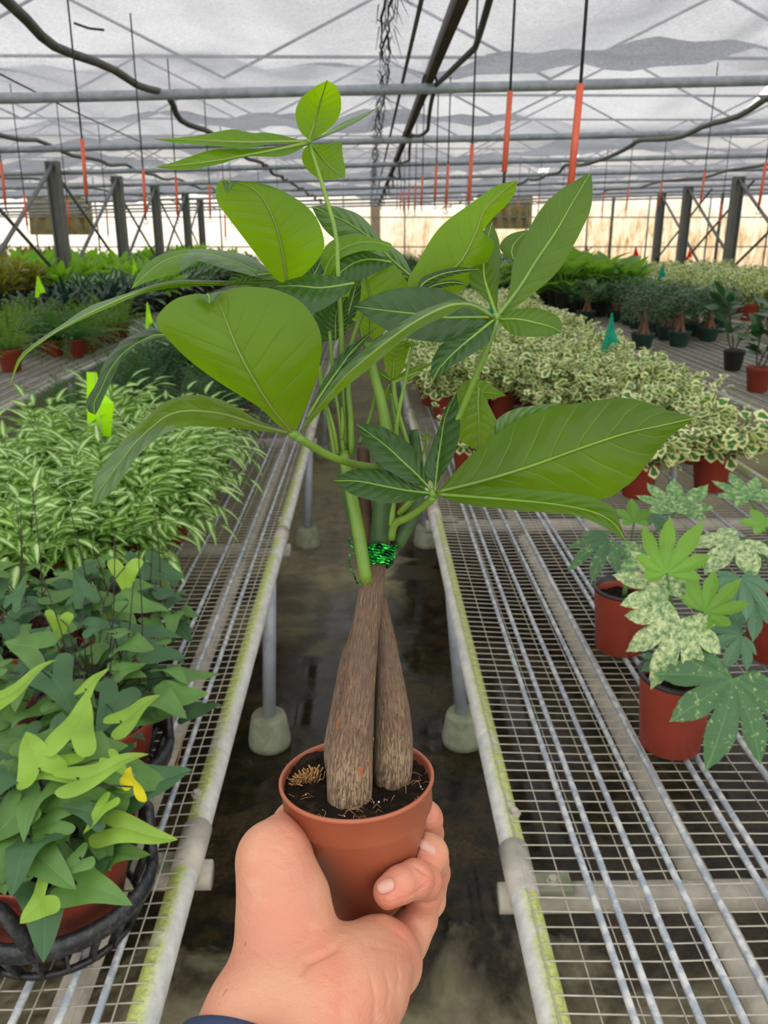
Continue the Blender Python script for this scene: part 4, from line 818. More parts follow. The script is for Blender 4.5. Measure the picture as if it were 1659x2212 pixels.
# ================================================================== FRONT RIGHT: variegated fatsias
def fatsia(m, hub, tipdir, nrm, Rl, lobes=7, span=2.35, droop=0.5, fold=0.35, seed=0, sinus=0.46, mi=0):
    rr = random.Random(seed); x = Vector(tipdir).normalized(); n_ = Vector(nrm); y = n_.cross(x).normalized(); n_ = x.cross(y)
    na = 14; rings = 7; vs = [hub]; uvs = [(0.5, 0.0)]; rows = []
    half = span / (lobes - 1) if lobes > 1 else 1
    lens = [Rl * (1 - 0.42 * abs(((k / (lobes - 1)) * 2 - 1)) ** 1.7) * rr.uniform(0.9, 1.08) for k in range(lobes)]
    fs = []
    cols = lobes * na + 1
    for s_i in range(1, rings + 1):
        s = s_i / rings
        for c in range(cols):
            k = min(lobes - 1, c // na); q = (c - k * na) / na * 2 - 1          # -1..1 inside the lobe
            th = -span + k * 2 * half * (lobes - 1) / lobes * 1.0 + (q + 1) * half * (lobes - 1) / lobes
            a_ = abs(q); L = lens[k]; sn = sinus * (Rl * 0.9)
            if (k == 0 and q < 0) or (k == lobes - 1 and q > 0): sn = Rl * 0.16
            Rr = sn + (L - sn) * (1 - a_) ** 0.44 * (1 - 0.20 * a_ ** 0.5) * (1 + (0.05 if (c % 2) else -0.02) * (0.15 < a_ < 0.65))
            rad = s * Rr; z = -droop * rad * rad / Rl + fold * s * (abs(q) - 0.5) * 0.16 * Rl
            vs.append(hub + x * (rad * math.cos(th)) + y * (rad * math.sin(th)) + n_ * z); uvs.append((0.5 + 0.5 * q, s))
    for c in range(cols - 1): fs.append((0, 1 + c, 2 + c))
    for s_i in range(rings - 1):
        for c in range(cols - 1):
            a = 1 + s_i * cols + c; fs.append((a, a + cols, a + cols + 1, a + 1))
    m.add(vs, fs, uvs, mi)
def fatsia_plant(px, py, ofs, lab, leaves, rt=0.070, h=0.155):
    g = G(px, py, ZB); b = Vector((g.x, g.y + ofs, ZB + 0.006)); r = empty('fatsia', b, lab, 'plant')
    for pn, me in potmesh(rt, h, M['redpot'], M['blackrim'], True, rt * 0.80, 40):
        o = bpy.data.objects.new(pn, me); COL.objects.link(o); o.parent = r
    top = b + Vector((0, 0, h * 0.84)); m = MB(); m.tube(cr([top, top + Vector((0.004, 0.004, 0.06)), top + Vector((-0.004, 0.01, 0.14))], 8), [0.006] * 4 + [0.005] * 5, 8); m.build('stem', M['greenstalk'], r)
    for i, (hx, hy, d, tx, ty, td, nr, Rl, lb, mat, dr) in enumerate(leaves):
        hub = P(hx, hy, d); tip = P(tx, ty, td); m = MB(); fatsia(m, hub, tip - hub, nr, Rl, lb, 2.35, dr, 0.5, i + px)
        st = top + Vector((0, 0.004, 0.03 + 0.02 * (i % 4))); m.tube(cr([st, st.lerp(hub, 0.5) + Vector((0, 0, 0.012)), hub], 8), 0.0018, 5, False, 1)
        m.build('leaf', [M[mat], M['greenstalk']], r)
    return r
F1 = [(1470, 1338, 1.40, 1425, 1465, 1.37, (-0.15, -0.75, 0.55), 0.115, 7, 'fatsia_cream', 0.5),
      (1440, 1238, 1.42, 1425, 1150, 1.46, (0, -0.45, 0.9), 0.088, 7, 'fatsia_lime', -0.9),
      (1445, 1285, 1.44, 1400, 1215, 1.47, (0, -0.5, 0.85), 0.105, 7, 'fatsia_cream', 0.2),
      (1520, 1322, 1.42, 1560, 1300, 1.42, (0.1, -0.35, 0.9), 0.080, 7, 'fatsia_lime', -0.6),
      (1583, 1466, 1.38, 1560, 1640, 1.31, (0.05, -0.8, 0.55), 0.145, 7, 'fatsia_dark', 0.3),
      (1430, 1430, 1.50, 1395, 1440, 1.48, (0, -0.4, 0.9), 0.05, 5, 'fatsia_blue', 0.2),
      (1500, 1415, 1.52, 1470, 1400, 1.5, (0, -0.4, 0.9), 0.06, 5, 'fatsia_dark', 0.2)]
fatsia_plant(1466, 1652, 0.055, 'nearest variegated fatsia in a red-brown pot on the right bench', F1)
F2 = [(1312, 1165, 1.72, 1240, 1190, 1.70, (-0.1, -0.4, 0.9), 0.085, 7, 'fatsia_dark', 0.6),
      (1370, 1128, 1.78, 1365, 1105, 1.80, (0, -0.4, 0.9), 0.055, 5, 'fatsia_lime', -0.3),
      (1460, 1106, 1.74, 1450, 1045, 1.84, (0, -0.35, 0.95), 0.110, 7, 'fatsia', -0.3),
      (1385, 1200, 1.72, 1350, 1190, 1.72, (0, -0.4, 0.9), 0.075, 5, 'fatsia', 0.3),
      (1400, 1112, 1.90, 1480, 1118, 1.92, (0, -0.2, 1.0), 0.08, 7, 'fatsia_blue', 0.3)]
fatsia_plant(1352, 1430, 0.060, 'second variegated fatsia, its pot rim showing dark soil, behind the nearest', F2)
F3 = [(1600, 1248, 1.55, 1625, 1320, 1.50, (0, -0.6, 0.8), 0.085, 7, 'fatsia_blue', 0.4),
      (1600, 1372, 1.58, 1530, 1390, 1.55, (0, -0.6, 0.8), 0.085, 7, 'fatsia_blue', 0.4),
      (1598, 1168, 1.62, 1510, 1230, 1.58, (-0.7, -0.5, 0.35), 0.105, 5, 'fatsia_cream', 0.2),
      (1620, 1080, 1.75, 1600, 1060, 1.78, (0, -0.3, 0.95), 0.09, 7, 'fatsia', -0.2),
      (1655, 1140, 1.70, 1640, 1120, 1.72, (0, -0.4, 0.9), 0.06, 5, 'fatsia_lime', 0),
      (1640, 1200, 1.66, 1600, 1180, 1.68, (0, -0.4, 0.9), 0.08, 7, 'fatsia_dark', 0.2),
      (1630, 1300, 1.62, 1560, 1300, 1.62, (0, -0.4, 0.9), 0.09, 7, 'fatsia_blue', 0.5)]
fatsia_plant(1690, 1450, 0.060, 'third variegated fatsia with dewy blue-green leaves, cut by the right edge', F3)

# ================================================================== THE HELD PLANT
TILT = (0.974, 0.228)
def DD(py, off=0.0):
    """depth of the plant's own axis at an image height"""
    t_ = (py - CY) / FPX; s = (0.1443 - 0.455 * t_) / (0.974 - 0.228 * t_); return 0.455 - 0.228 * s + off
axis = (UPV * 0.974 - FWD * 0.228 - RGT * 0.045).normalized()      # up along the pot
rimc = P(770, 1674, 0.455); HP = 0.074; RT = 0.0425; RB_ = 0.0275
base = rimc - axis * HP
PM = Matrix.Translation(base) @ axis.to_track_quat('Z', 'Y').to_matrix().to_4x4()
plant = empty('money_tree', base, 'young money tree with three brown trunks in a small terracotta pot held in the hand', 'potted plant')
def child(m, name, mats, local=None, smooth=True):
    if local: m.v = [tuple(local @ Vector(v)) for v in m.v]
    return m.build(name, mats, plant, smooth)
m = MB(); m.lathe([(0.0001, 0.001), (RB_ * 0.9, 0.0), (RB_, 0.003), (RB_ + (RT - RB_) * 0.80, HP - 0.0185), (RB_ + (RT - RB_) * 0.80 + 0.0016, HP - 0.0165), (RT - 0.0016, HP - 0.0035), (RT - 0.0008, HP - 0.003), (RT, HP - 0.002), (RT + 0.0001, HP - 0.0006), (RT - 0.0006, HP), (RT - 0.0017, HP - 0.0002), (RT - 0.0022, HP - 0.002), (RT - 0.0035, HP - 0.014)], 96)
child(m, 'pot', M['terracotta'], PM)
def soilP(px, py):
    r = FWD + RGT * ((px - CX) / FPX) - UPV * ((py - CY) / FPX); c_ = base + axis * (HP - 0.005); return (c_ - CAM).dot(axis) / r.dot(axis)
rr = random.Random(2); m = MB(); vs = [(0, 0, HP - 0.0055)]
for j in range(1, 26):
    for i in range(90):
        a = 2 * math.pi * i / 90; q = (RT - 0.0022) * j / 25; x, y = q * math.cos(a), q * math.sin(a)
        z = HP - 0.0055 + 0.0018 * mnoise.noise(Vector((x * 160, y * 160, 0))) + 0.0012 * mnoise.noise(Vector((x * 420, y * 420, 3))) + rr.uniform(-0.0004, 0.0004) + max(0, 0.004 * mnoise.noise(Vector((x * 40, y * 40, 5))))
        wv_ = PM @ Vector((x, y, z)) - rimc; z += 0.007 * math.exp(-((wv_.dot(RGT) + 0.024) ** 2 + (wv_.dot(FWD) - 0.020) ** 2) / 0.011 ** 2)
        vs.append((x, y, z))
m.add(vs, [(0, 1 + i, 1 + (i + 1) % 90) for i in range(90)] + [(1 + j * 90 + i, 1 + (j + 1) * 90 + i, 1 + (j + 1) * 90 + (i + 1) % 90, 1 + j * 90 + (i + 1) % 90) for j in range(24) for i in range(90)])
child(m, 'soil', M['soil'], PM)
m = MB()
for i in range(70):
    a = rr.uniform(0, 6.28); q = RT * 0.93 * rr.uniform(0.2, 1) ** 0.5; x, y = q * math.cos(a), q * math.sin(a); b = rr.uniform(0, 6.28); L = rr.uniform(0.002, 0.009)
    m.tube([(x, y, HP - 0.005), (x + L * 0.5 * math.cos(b), y + L * 0.5 * math.sin(b), HP - 0.0035 + rr.uniform(0, 0.002)), (x + L * math.cos(b + .4), y + L * math.sin(b + .4), HP - 0.005 + rr.uniform(0, 0.003))], 0.00018, 4)
tag(child(m, 'root_fibres', M['fibre'], PM), 'fine brown root fibres', kind='stuff')
m = MB()
for i in range(26):
    a = rr.uniform(0, 6.28); q = RT * 0.9 * rr.uniform(0.3, 1) ** 0.5; s = rr.uniform(0.0003, 0.0007); m.lathe([(0.00001, -s), (s, 0), (0.00001, s)], 6, c=(q * math.cos(a), q * math.sin(a), HP - 0.0042))
tag(child(m, 'perlite', M['perlite'], PM), 'white perlite specks', kind='stuff')
m = MB(); cpt = P(668, 1690, soilP(668, 1690))
for i in range(150):
    q_ = rr.uniform(0, 1); e1 = cpt + RGT * (-0.008 + 0.014 * q_ + rr.uniform(-0.002, 0.002)) + FWD * rr.uniform(-0.003, 0.004); e2 = e1 + RGT * rr.uniform(-0.004, 0.005) + axis * rr.uniform(0.0, 0.004 + 0.008 * q_) + FWD * rr.uniform(-0.004, 0.004)
    m.tube([e1, e1.lerp(e2, 0.5) + axis * rr.uniform(-0.001, 0.002) + RGT * rr.uniform(-.001, .001), e2], rr.uniform(0.0002, 0.0006), 4)
child(m, 'coir_clump', M['fibre'])

def trunk(st, dbase, dtop, seed, n=34):
    """st: (px, py, r px) from bottom to top"""
    pts = cr([Vector((a, b, c * 10)) for a, b, c in st], n); out = []; rad = []
    for i, p in enumerate(pts):
        k = i / n; d = dbase + (dtop - dbase) * k ** 0.8; out.append(P(p.x, p.y, d)); rad.append(p.z / 10 * d / FPX)
    m = MB(); m.tube(out, rad, 56, True, 0, None, lambda a, i: 1 + 0.035 * mnoise.noise(Vector((math.cos(a * 6.283) * 1.6, math.sin(a * 6.283) * 1.6, i * 0.16 + seed * 5))) + 0.012 * mnoise.noise(Vector((math.cos(a * 6.283) * 9, math.sin(a * 6.283) * 9, i * 0.3 + seed))))
    return child(m, 'trunk', M['bark'])
trunk([(754, 1742, 46), (755, 1720, 48), (755, 1690, 49), (756, 1640, 49), (763, 1582, 43), (773, 1510, 36), (781, 1438, 32), (789, 1366, 29.5), (799, 1294, 28), (806, 1240, 26), (812, 1190, 24)], soilP(754, 1742) + 0.011, 0.4285, 1)
trunk([(738, 1668, 34), (737, 1640, 37), (738, 1606, 38), (745, 1558, 36), (754, 1496, 33), (764, 1428, 29), (777, 1376, 23), (797, 1290, 20)], 0.470, 0.440, 2)
trunk([(846, 1698, 36), (848, 1665, 42), (849, 1625, 43), (849, 1582, 41), (847, 1534, 38), (842, 1476, 32), (836, 1419, 26), (829, 1366, 22), (818, 1290, 16)], soilP(846, 1698) + 0.009, 0.438, 3)

def stem(pts, mat, name='stem', n=14, s=10):
    """pts: (px, py, depth offset from the axis, r px)"""
    q = [(P(a, b, DD(b, o)), r_ * DD(b, o) / FPX) for a, b, o, r_ in pts]; c_ = cr([v for v, _ in q], n); k = len(q) - 1; rd = []
    for i in range(n + 1):
        t_ = i / n * k; j = min(k - 1, int(t_)); rd.append(q[j][1] + (q[j + 1][1] - q[j][1]) * (t_ - j))
    m = MB(); m.tube(c_, rd, s); return child(m, name, M[mat])
stem([(812, 1215, 0, 22), (818, 1170, 0, 20), (825, 1090, 0.001, 20), (832, 1000, 0.003, 19), (838, 935, 0.004, 16)], 'dark_stem', 'branch', 16, 16)
stem([(838, 950, 0.004, 15), (833, 915, 0.004, 12), (822, 860, 0.004, 11), (806, 800, 0.004, 10), (798, 740, 0.002, 9)], 'green_stem', 'branch', 16, 14)
stem([(783, 1215, 0.006, 12), (797, 1160, 0.008, 12), (788, 1080, 0.009, 14), (786, 1020, 0.009, 14), (785, 968, 0.008, 14)], 'brown_stem', 'cut_branch', 16, 12)
stem([(850, 1200, 0.007, 10), (855, 1160, 0.008, 11), (868, 1085, 0.009, 11), (880, 1050, 0.01, 10)], 'brown_stem', 'cut_branch', 14, 12)
stem([(858, 1180, 0.004, 13), (880, 1135, 0.004, 15), (899, 1085, 0.006, 15), (903, 1020, 0.010, 13), (893, 928, 0.012, 11)], 'dark_stem', 'cut_branch', 18, 14)
stem([(775, 1180, 0.008, 9), (760, 1110, 0.008, 12), (750, 1060, 0.007, 13), (743, 1000, 0.006, 15), (742, 960, 0.006, 12)], 'dark_stem', 'branch', 18, 14)
stem([(792, 1256, -0.013, 13), (785, 1215, -0.013, 14), (775, 1150, -0.010, 14), (762, 1080, -0.006, 13), (750, 1020, 0.001, 13), (743, 975, 0.005, 11)], 'green_stem', 'branch', 16, 14)
for pts in ([(725, 985, 0.004, 6), (712, 910, 0.004, 6), (697, 850, 0.003, 5), (690, 790, 0.003, 5)], [(742, 980, 0.004, 5), (733, 900, 0.003, 4), (722, 830, 0.003, 4), (712, 715, 0.003, 4)], [(745, 985, 0.006, 7), (744, 900, 0.006, 6), (740, 800, 0.004, 6), (736, 690, 0.002, 6), (730, 600, 0, 5), (727, 514, 0, 5), (704, 425, 0, 4.5), (667, 306, 0, 4)],
            [(760, 980, 0.004, 7), (757, 900, 0.004, 7), (752, 830, 0.003, 6), (760, 740, 0.003, 5), (790, 660, 0.002, 5)], [(775, 960, 0.01, 4), (800, 900, 0.012, 4), (815, 830, 0.012, 4)], [(870, 1000, 0.004, 5), (856, 930, 0.0, 5), (877, 815, 0.0, 4), (893, 742, 0.0, 3)],
            [(880, 960, 0.006, 6), (862, 900, 0.006, 6), (853, 860, 0.006, 5.5), (850, 822, 0.006, 5)], [(855, 930, 0.010, 4), (850, 890, 0.012, 4), (845, 850, 0.012, 3)], [(730, 980, 0.002, 3), (722, 930, 0.0, 3.5), (708, 880, 0.0, 3)], [(900, 1000, 0.012, 4), (921, 965, 0.01, 3), (922, 950, 0.01, 3)],
            [(789, 752, 0.01, 4), (774, 700, 0.01, 4), (760, 690, 0.01, 4)], [(738, 950, 0.003, 4), (740, 910, 0.002, 5), (738, 880, 0.001, 2)], [(880, 820, 0.008, 3.5), (905, 803, 0.008, 3.5), (850, 826, 0.006, 4)]):
    stem(pts, 'green_stem', 'petiole', 16, 8)
def stemd(pts, mat, name='petiole', n=16, s=10):
    q = [(P(a, b, d), r_ * d / FPX) for a, b, d, r_ in pts]; c_ = cr([v for v, _ in q], n); k = len(q) - 1; rd = []
    for i in range(n + 1):
        t_ = i / n * k; j = min(k - 1, int(t_)); rd.append(q[j][1] + (q[j + 1][1] - q[j][1]) * (t_ - j))
    m = MB(); m.tube(c_, rd, s); return child(m, name, M[mat])
DA = DD(305); DC = 0.375; DH = 0.372; DF = 0.392
stemd([(640, 942, DC, 9), (662, 956, DC + 0.004, 9), (706, 982, 0.390, 8.5), (760, 1001, 0.403, 8), (812, 1010, 0.412, 8)], 'green_stem')
stemd([(632, 936, DC, 11), (650, 950, DC + 0.002, 9)], 'green_stem')
stemd([(1073, 690, DH, 8), (1052, 752, DH + 0.004, 7), (1027, 815, DH + 0.009, 7), (1000, 880, 0.389, 6.5), (960, 970, 0.398, 6.5), (905, 1060, 0.405, 7), (862, 1110, 0.412, 7)], 'green_stem')
stemd([(938, 1072, DF, 10), (910, 1098, DF + 0.006, 8), (880, 1118, 0.405, 8), (852, 1133, 0.412, 9), (845, 1165, 0.416, 8)], 'green_stem')
stemd([(847, 1135, 0.413, 8), (848, 1110, 0.412, 7), (851, 1085, 0.412, 4)], 'green_stem', 'bud')

def hub(px, py, d, r_=9):
    m = MB(); c_ = P(px, py, d); s = r_ * d / FPX; m.lathe([(0.00001, -s), (s * 0.7, -s * 0.7), (s, 0), (s * 0.7, s * 0.7), (0.00001, s)], 12, c=c_); child(m, 'leaf_hub', M['green_stem'])
hub(667, 306, DA, 7); hub(633, 938, DC, 11); hub(1071, 686, DH, 11); hub(935, 1066, DF, 12)

def leaf(Ls, Ms, Rs, db, dt, mat, arch=0.0, tl=0.0, tr=0.0, cup=0.06, n=26, q=7, wavy=0.0, seed=0, other=None, where=None):
    """pixel outlines from base to tip (left edge, midrib, right edge); db, dt = depth at base and tip"""
    def rs(pl): return cr([Vector((a, b, 0)) for a, b in pl], n)
    L = rs(Ls); Mi = rs(Ms); Rr = rs(Rs); m = MB(); vs = []; uvs = []
    for i in range(n + 1):
        v = i / n; s = math.sin(math.pi * v); dm = db + (dt - db) * v + arch * s
        wl_ = wavy * math.sin(v * 17 + seed) * s
        pm = P(Mi[i].x, Mi[i].y, dm); pl = P(L[i].x, L[i].y, dm + tl * s + wl_); pr = P(Rr[i].x, Rr[i].y, dm + tr * s - wl_ * 0.8)
        nn = -(FWD) * cup * ((pl - pr).length)
        row = []
        for j in range(-q, q + 1):
            a = abs(j) / q; e = pl if j < 0 else pr; b = math.sin(math.pi * a) * 0.8
            row.append(pm.lerp(e, a) + nn * b)
            uvs.append((0.5 + 0.5 * j / q, v))
        vs += row
    w_ = 2 * q + 1
    m.add(vs, [(i * w_ + j, i * w_ + j + 1, (i + 1) * w_ + j + 1, (i + 1) * w_ + j) for i in range(n) for j in range(w_ - 1)], uvs)
    # raised midrib
    mr_ = MB(); rpx = 2.6
    pts = [Vector(vs[i * w_ + q]) for i in range(n + 1)]
    if other: m.mi = [1 if where((k_ // (w_ - 1)) / n, (k_ % (w_ - 1) - q + 0.5) / q) else 0 for k_ in range(len(m.f))]
    o = child(m, 'leaf', [M[mat]] + ([M[other]] if other else [])); wm = 0.0009 * (0.6 + min(1.0, (pts[0] - pts[-1]).length / 0.08) * 0.5)
    mr_.tube(pts, [wm * (1 - 0.75 * i / n) for i in range(n + 1)], 6); k = mr_.build('midrib', M['green_stem'] if mat != 'leaf_young' and mat != 'leaf_back' else M['rib_back'])
    k.parent = o
    return o
M['rib_back'] = pbr('underside_midrib', (0.15, 0.22, 0.03), 0.5, var=0.1)
# A: top whorl
leaf([(667, 303), (646, 280), (638, 245), (650, 213), (680, 188), (707, 173)], [(667, 303), (676, 278), (684, 248), (692, 220), (700, 195), (707, 173)], [(667, 303), (700, 287), (730, 256), (737, 222), (729, 190), (707, 173)], DA, DA - 0.02, 'leaf_young', 0.004)
leaf([(664, 306), (645, 302), (610, 292), (572, 286), (544, 287), (502, 279), (442, 290), (385, 297), (335, 300)], [(664, 306), (600, 307), (547, 308), (500, 307), (460, 305), (400, 302), (335, 300)], [(664, 306), (645, 311), (582, 311), (526, 321), (453, 314), (372, 308), (335, 300)], DA, DA - 0.035, 'leaf_young', 0.004, 0.004, -0.004)
leaf([(664, 309), (635, 311), (590, 317), (537, 321), (467, 322), (410, 338), (370, 352), (337, 359)], [(664, 309), (610, 321), (565, 330), (520, 338), (477, 346), (400, 356), (337, 360)], [(664, 309), (650, 322), (620, 335), (593, 339), (530, 339), (477, 354), (407, 367), (360, 365), (337, 361)], DA - 0.001, DA - 0.04, 'leaf_young', 0.004, 0.003, -0.003)
leaf([(671, 311), (657, 322), (652, 342), (660, 362), (676, 378), (694, 388), (720, 387), (745, 384)], [(671, 311), (685, 328), (705, 353), (725, 370), (745, 384)], [(671, 311), (698, 311), (736, 306), (739, 318), (741, 340), (746, 362), (745, 384)], DA + 0.001, DA + 0.012, 'leaf_young', 0.003)
leaf([(670, 302), (705, 286), (740, 264), (775, 250), (816, 232)], [(670, 303), (707, 290), (740, 272), (777, 254), (816, 232)], [(670, 304), (705, 294), (740, 280), (781, 258), (816, 232)], DA, DA + 0.03, 'leaf_grey', 0.0, 0.006, -0.006, n=16)
# B: behind the centre, left
DB = 0.405
leaf([(619, 612), (600, 606), (579, 584), (537, 528), (502, 482), (470, 437), (467, 405), (474, 391), (486, 388)], [(620, 612), (610, 545), (595, 485), (565, 425), (530, 400), (492, 390)], [(622, 612), (656, 594), (690, 556), (701, 528), (691, 486), (671, 454), (635, 426), (586, 402), (545, 393), (505, 391)], DB, DB - 0.03, 'leaf_young', -0.004, 0.002, 0.004, 0.05)
leaf([(488, 392), (480, 392), (484, 402)], [(492, 391), (498, 399), (489, 418)], [(520, 390), (508, 398), (491, 417)], DB - 0.032, DB - 0.036, 'leaf_grey', n=8, q=3)
leaf([(600, 604), (579, 583), (548, 558), (500, 544), (444, 539), (390, 541), (347, 550), (320, 568), (296, 595), (284, 624)], [(600, 606), (560, 590), (510, 568), (460, 552), (410, 549), (365, 560), (330, 580), (303, 605), (284, 624)], [(600, 608), (562, 600), (521, 590), (470, 576), (424, 563), (402, 580), (374, 592), (347, 600), (310, 612), (284, 624)], 0.412, 0.385, 'leaf_grey', 0.0, 0.030, -0.022, 0.08, other='leaf_young', where=lambda v, u: v > 0.56 + 0.1 * u)
leaf([(600, 605), (540, 605), (482, 606), (386, 605), (328, 616), (270, 635), (193, 662), (135, 700), (77, 739), (39, 774), (21, 832)], [(600, 608), (540, 610), (482, 612), (386, 613), (320, 625), (262, 646), (196, 676), (145, 703), (88, 740), (45, 777), (22, 832)], [(600, 611), (540, 615), (482, 617), (386, 620), (309, 634), (251, 658), (204, 678), (154, 702), (96, 733), (50, 768), (33, 795), (23, 832)], 0.415, 0.365, 'leaf_grey', -0.005, 0.016, -0.004, 0.02, 34, 4, other='leaf_young', where=lambda v, u: u > (0.0 if v < 0.85 else -2))
leaf([(600, 590), (579, 586), (540, 586), (508, 591), (482, 616)], [(600, 592), (575, 592), (535, 598), (482, 616)], [(600, 596), (575, 597), (540, 609), (482, 617)], 0.405, 0.398, 'leaf_grey', n=14)
leaf([(655, 620), (660, 590), (672, 570), (690, 556), (702, 540)], [(660, 622), (674, 600), (687, 578), (702, 540)], [(665, 622), (685, 606), (700, 585), (703, 540)], 0.403, 0.41, 'leaf_dark', n=12)
# C: near left whorl
leaf([(634, 938), (600, 918), (560, 880), (480, 830), (405, 775), (352, 720), (337, 697), (345, 675), (380, 645), (430, 634), (448, 640)], [(634, 938), (590, 885), (550, 823), (515, 758), (488, 690), (470, 648)], [(636, 936), (650, 905), (665, 870), (682, 825), (692, 780), (695, 735), (682, 693), (650, 652), (600, 627), (540, 619), (490, 626), (470, 640)], DC, DC - 0.028, 'leaf_back', -0.012, 0.006, 0.004, 0.09, 32, 9)
leaf([(425, 635), (415, 632), (430, 637)], [(448, 636), (452, 642), (452, 656)], [(490, 627), (470, 636), (454, 656)], DC - 0.030, DC - 0.034, 'leaf_grey', n=8, q=3)
leaf([(632, 937), (560, 909), (520, 885), (482, 866), (424, 853), (378, 859), (340, 879), (315, 905), (278, 938), (231, 996), (203, 1035), (198, 1095)], [(632, 938), (565, 922), (490, 897), (420, 888), (370, 895), (330, 922), (290, 960), (245, 1018), (215, 1060), (199, 1096)], [(632, 939), (565, 932), (501, 924), (417, 920), (366, 932), (328, 955), (312, 970), (285, 1000), (250, 1054), (222, 1080), (201, 1097)], DC + 0.002, DC - 0.005, 'leaf_back', -0.004, 0.012, -0.012, 0.10, 34, 7, other='leaf_grey', where=lambda v, u: v > 0.60 - 0.13 * u)
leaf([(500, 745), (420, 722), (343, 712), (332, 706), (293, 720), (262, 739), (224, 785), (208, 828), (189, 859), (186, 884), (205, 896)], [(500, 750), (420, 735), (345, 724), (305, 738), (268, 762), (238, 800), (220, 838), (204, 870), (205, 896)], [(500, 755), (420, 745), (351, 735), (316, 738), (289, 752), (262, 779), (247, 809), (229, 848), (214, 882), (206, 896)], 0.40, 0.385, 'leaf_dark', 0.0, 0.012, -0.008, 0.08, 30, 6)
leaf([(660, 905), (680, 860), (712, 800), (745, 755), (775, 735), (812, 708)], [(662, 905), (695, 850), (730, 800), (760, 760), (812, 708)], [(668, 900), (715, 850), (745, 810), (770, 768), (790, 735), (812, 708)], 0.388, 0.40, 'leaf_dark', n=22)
# D: right whorl
leaf([(1070, 683), (1081, 683), (1101, 624), (1108, 569), (1132, 515), (1171, 448), (1218, 405), (1276, 372)], [(1074, 684), (1120, 624), (1159, 562), (1199, 503), (1238, 436), (1276, 372)], [(1078, 684), (1085, 683), (1140, 644), (1199, 593), (1230, 546), (1261, 487), (1277, 448), (1280, 400), (1276, 372)], DH, DH + 0.03, 'leaf_mid', 0.0, 0.0, 0.004, 0.05, 32, 8)
leaf([(1072, 681), (1050, 648), (1015, 612), (1020, 560), (1035, 510), (1063, 481)], [(1073, 682), (1058, 640), (1045, 590), (1050, 530), (1063, 481)], [(1074, 681), (1076, 624), (1080, 565), (1078, 520), (1063, 481)], DH + 0.004, DH + 0.05, 'leaf_mid', 0.0, 0, 0, 0.05)
leaf([(1100, 560), (1085, 545), (1079, 530), (1100, 507), (1140, 496)], [(1110, 562), (1105, 545), (1112, 525), (1140, 497)], [(1130, 560), (1135, 545), (1145, 520), (1140, 498)], DH + 0.05, DH + 0.06, 'leaf_mid', n=12)
leaf([(1078, 688), (1101, 671), (1130, 666), (1159, 665), (1199, 679), (1213, 698), (1213, 718)], [(1078, 690), (1120, 690), (1159, 698), (1190, 706), (1214, 718)], [(1078, 692), (1092, 712), (1120, 726), (1179, 727), (1204, 721), (1214, 719)], DH, DH - 0.012, 'leaf_mid', -0.004, 0.006, -0.004, 0.1)
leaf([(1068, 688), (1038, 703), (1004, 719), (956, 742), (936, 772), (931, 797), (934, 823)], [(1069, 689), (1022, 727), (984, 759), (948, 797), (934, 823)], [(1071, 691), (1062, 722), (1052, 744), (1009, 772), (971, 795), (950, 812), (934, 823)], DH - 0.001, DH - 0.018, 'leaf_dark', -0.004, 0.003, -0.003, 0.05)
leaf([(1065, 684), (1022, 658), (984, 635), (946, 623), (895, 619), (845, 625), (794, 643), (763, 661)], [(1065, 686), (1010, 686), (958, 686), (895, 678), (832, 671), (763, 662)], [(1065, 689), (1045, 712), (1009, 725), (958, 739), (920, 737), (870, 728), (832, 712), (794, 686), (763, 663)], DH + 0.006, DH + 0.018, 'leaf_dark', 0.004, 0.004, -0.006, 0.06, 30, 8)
leaf([(1068, 684), (1034, 658), (979, 647), (941, 659), (895, 678), (845, 711), (794, 749), (743, 795), (705, 843), (680, 882), (648, 932)], [(1067, 686), (1020, 660), (975, 660), (932, 677), (888, 702), (840, 736), (792, 774), (748, 812), (710, 854), (680, 890), (648, 932)], [(1066, 688), (1007, 664), (972, 679), (920, 702), (877, 730), (832, 767), (789, 803), (751, 833), (713, 868), (682, 901), (650, 933)], DH - 0.002, DC - 0.002, 'leaf_back', -0.022, 0.006, -0.006, 0.10, 36, 6, other='leaf_grey', where=lambda v, u: u < -0.1)
# E: centre
DE = 0.41
leaf([(740, 700), (752, 650), (762, 610), (775, 580)], [(745, 700), (760, 650), (770, 610), (775, 580)], [(760, 700), (775, 660), (780, 620), (776, 580)], DE, DE, 'leaf_dark', n=10)
leaf([(690, 620), (682, 593), (689, 558), (709, 526), (740, 510), (780, 508), (840, 524), (849, 534)], [(700, 620), (705, 580), (730, 545), (770, 526), (810, 524), (849, 534)], [(712, 618), (716, 590), (735, 560), (770, 545), (800, 541), (830, 544), (849, 535)], DE - 0.002, DE - 0.01, 'leaf_young', 0, 0.004, -0.01)
leaf([(800, 735), (760, 690), (735, 650), (720, 610), (722, 570), (740, 546)], [(800, 735), (800, 690), (798, 640), (788, 590), (770, 545)], [(805, 735), (860, 690), (884, 640), (880, 610), (852, 574), (815, 550), (790, 540)], DE + 0.008, DE - 0.004, 'leaf_young', 0, 0, 0.0, 0.04)
leaf([(840, 560), (800, 545), (765, 535), (745, 542), (728, 562), (722, 600)], [(845, 566), (800, 560), (765, 568), (740, 585), (722, 602)], [(850, 572), (810, 590), (775, 606), (745, 608), (722, 603)], DE - 0.006, DE - 0.012, 'leaf_dark', n=18)  # added dark piece, paints the shade on the upper part of the leaf behind
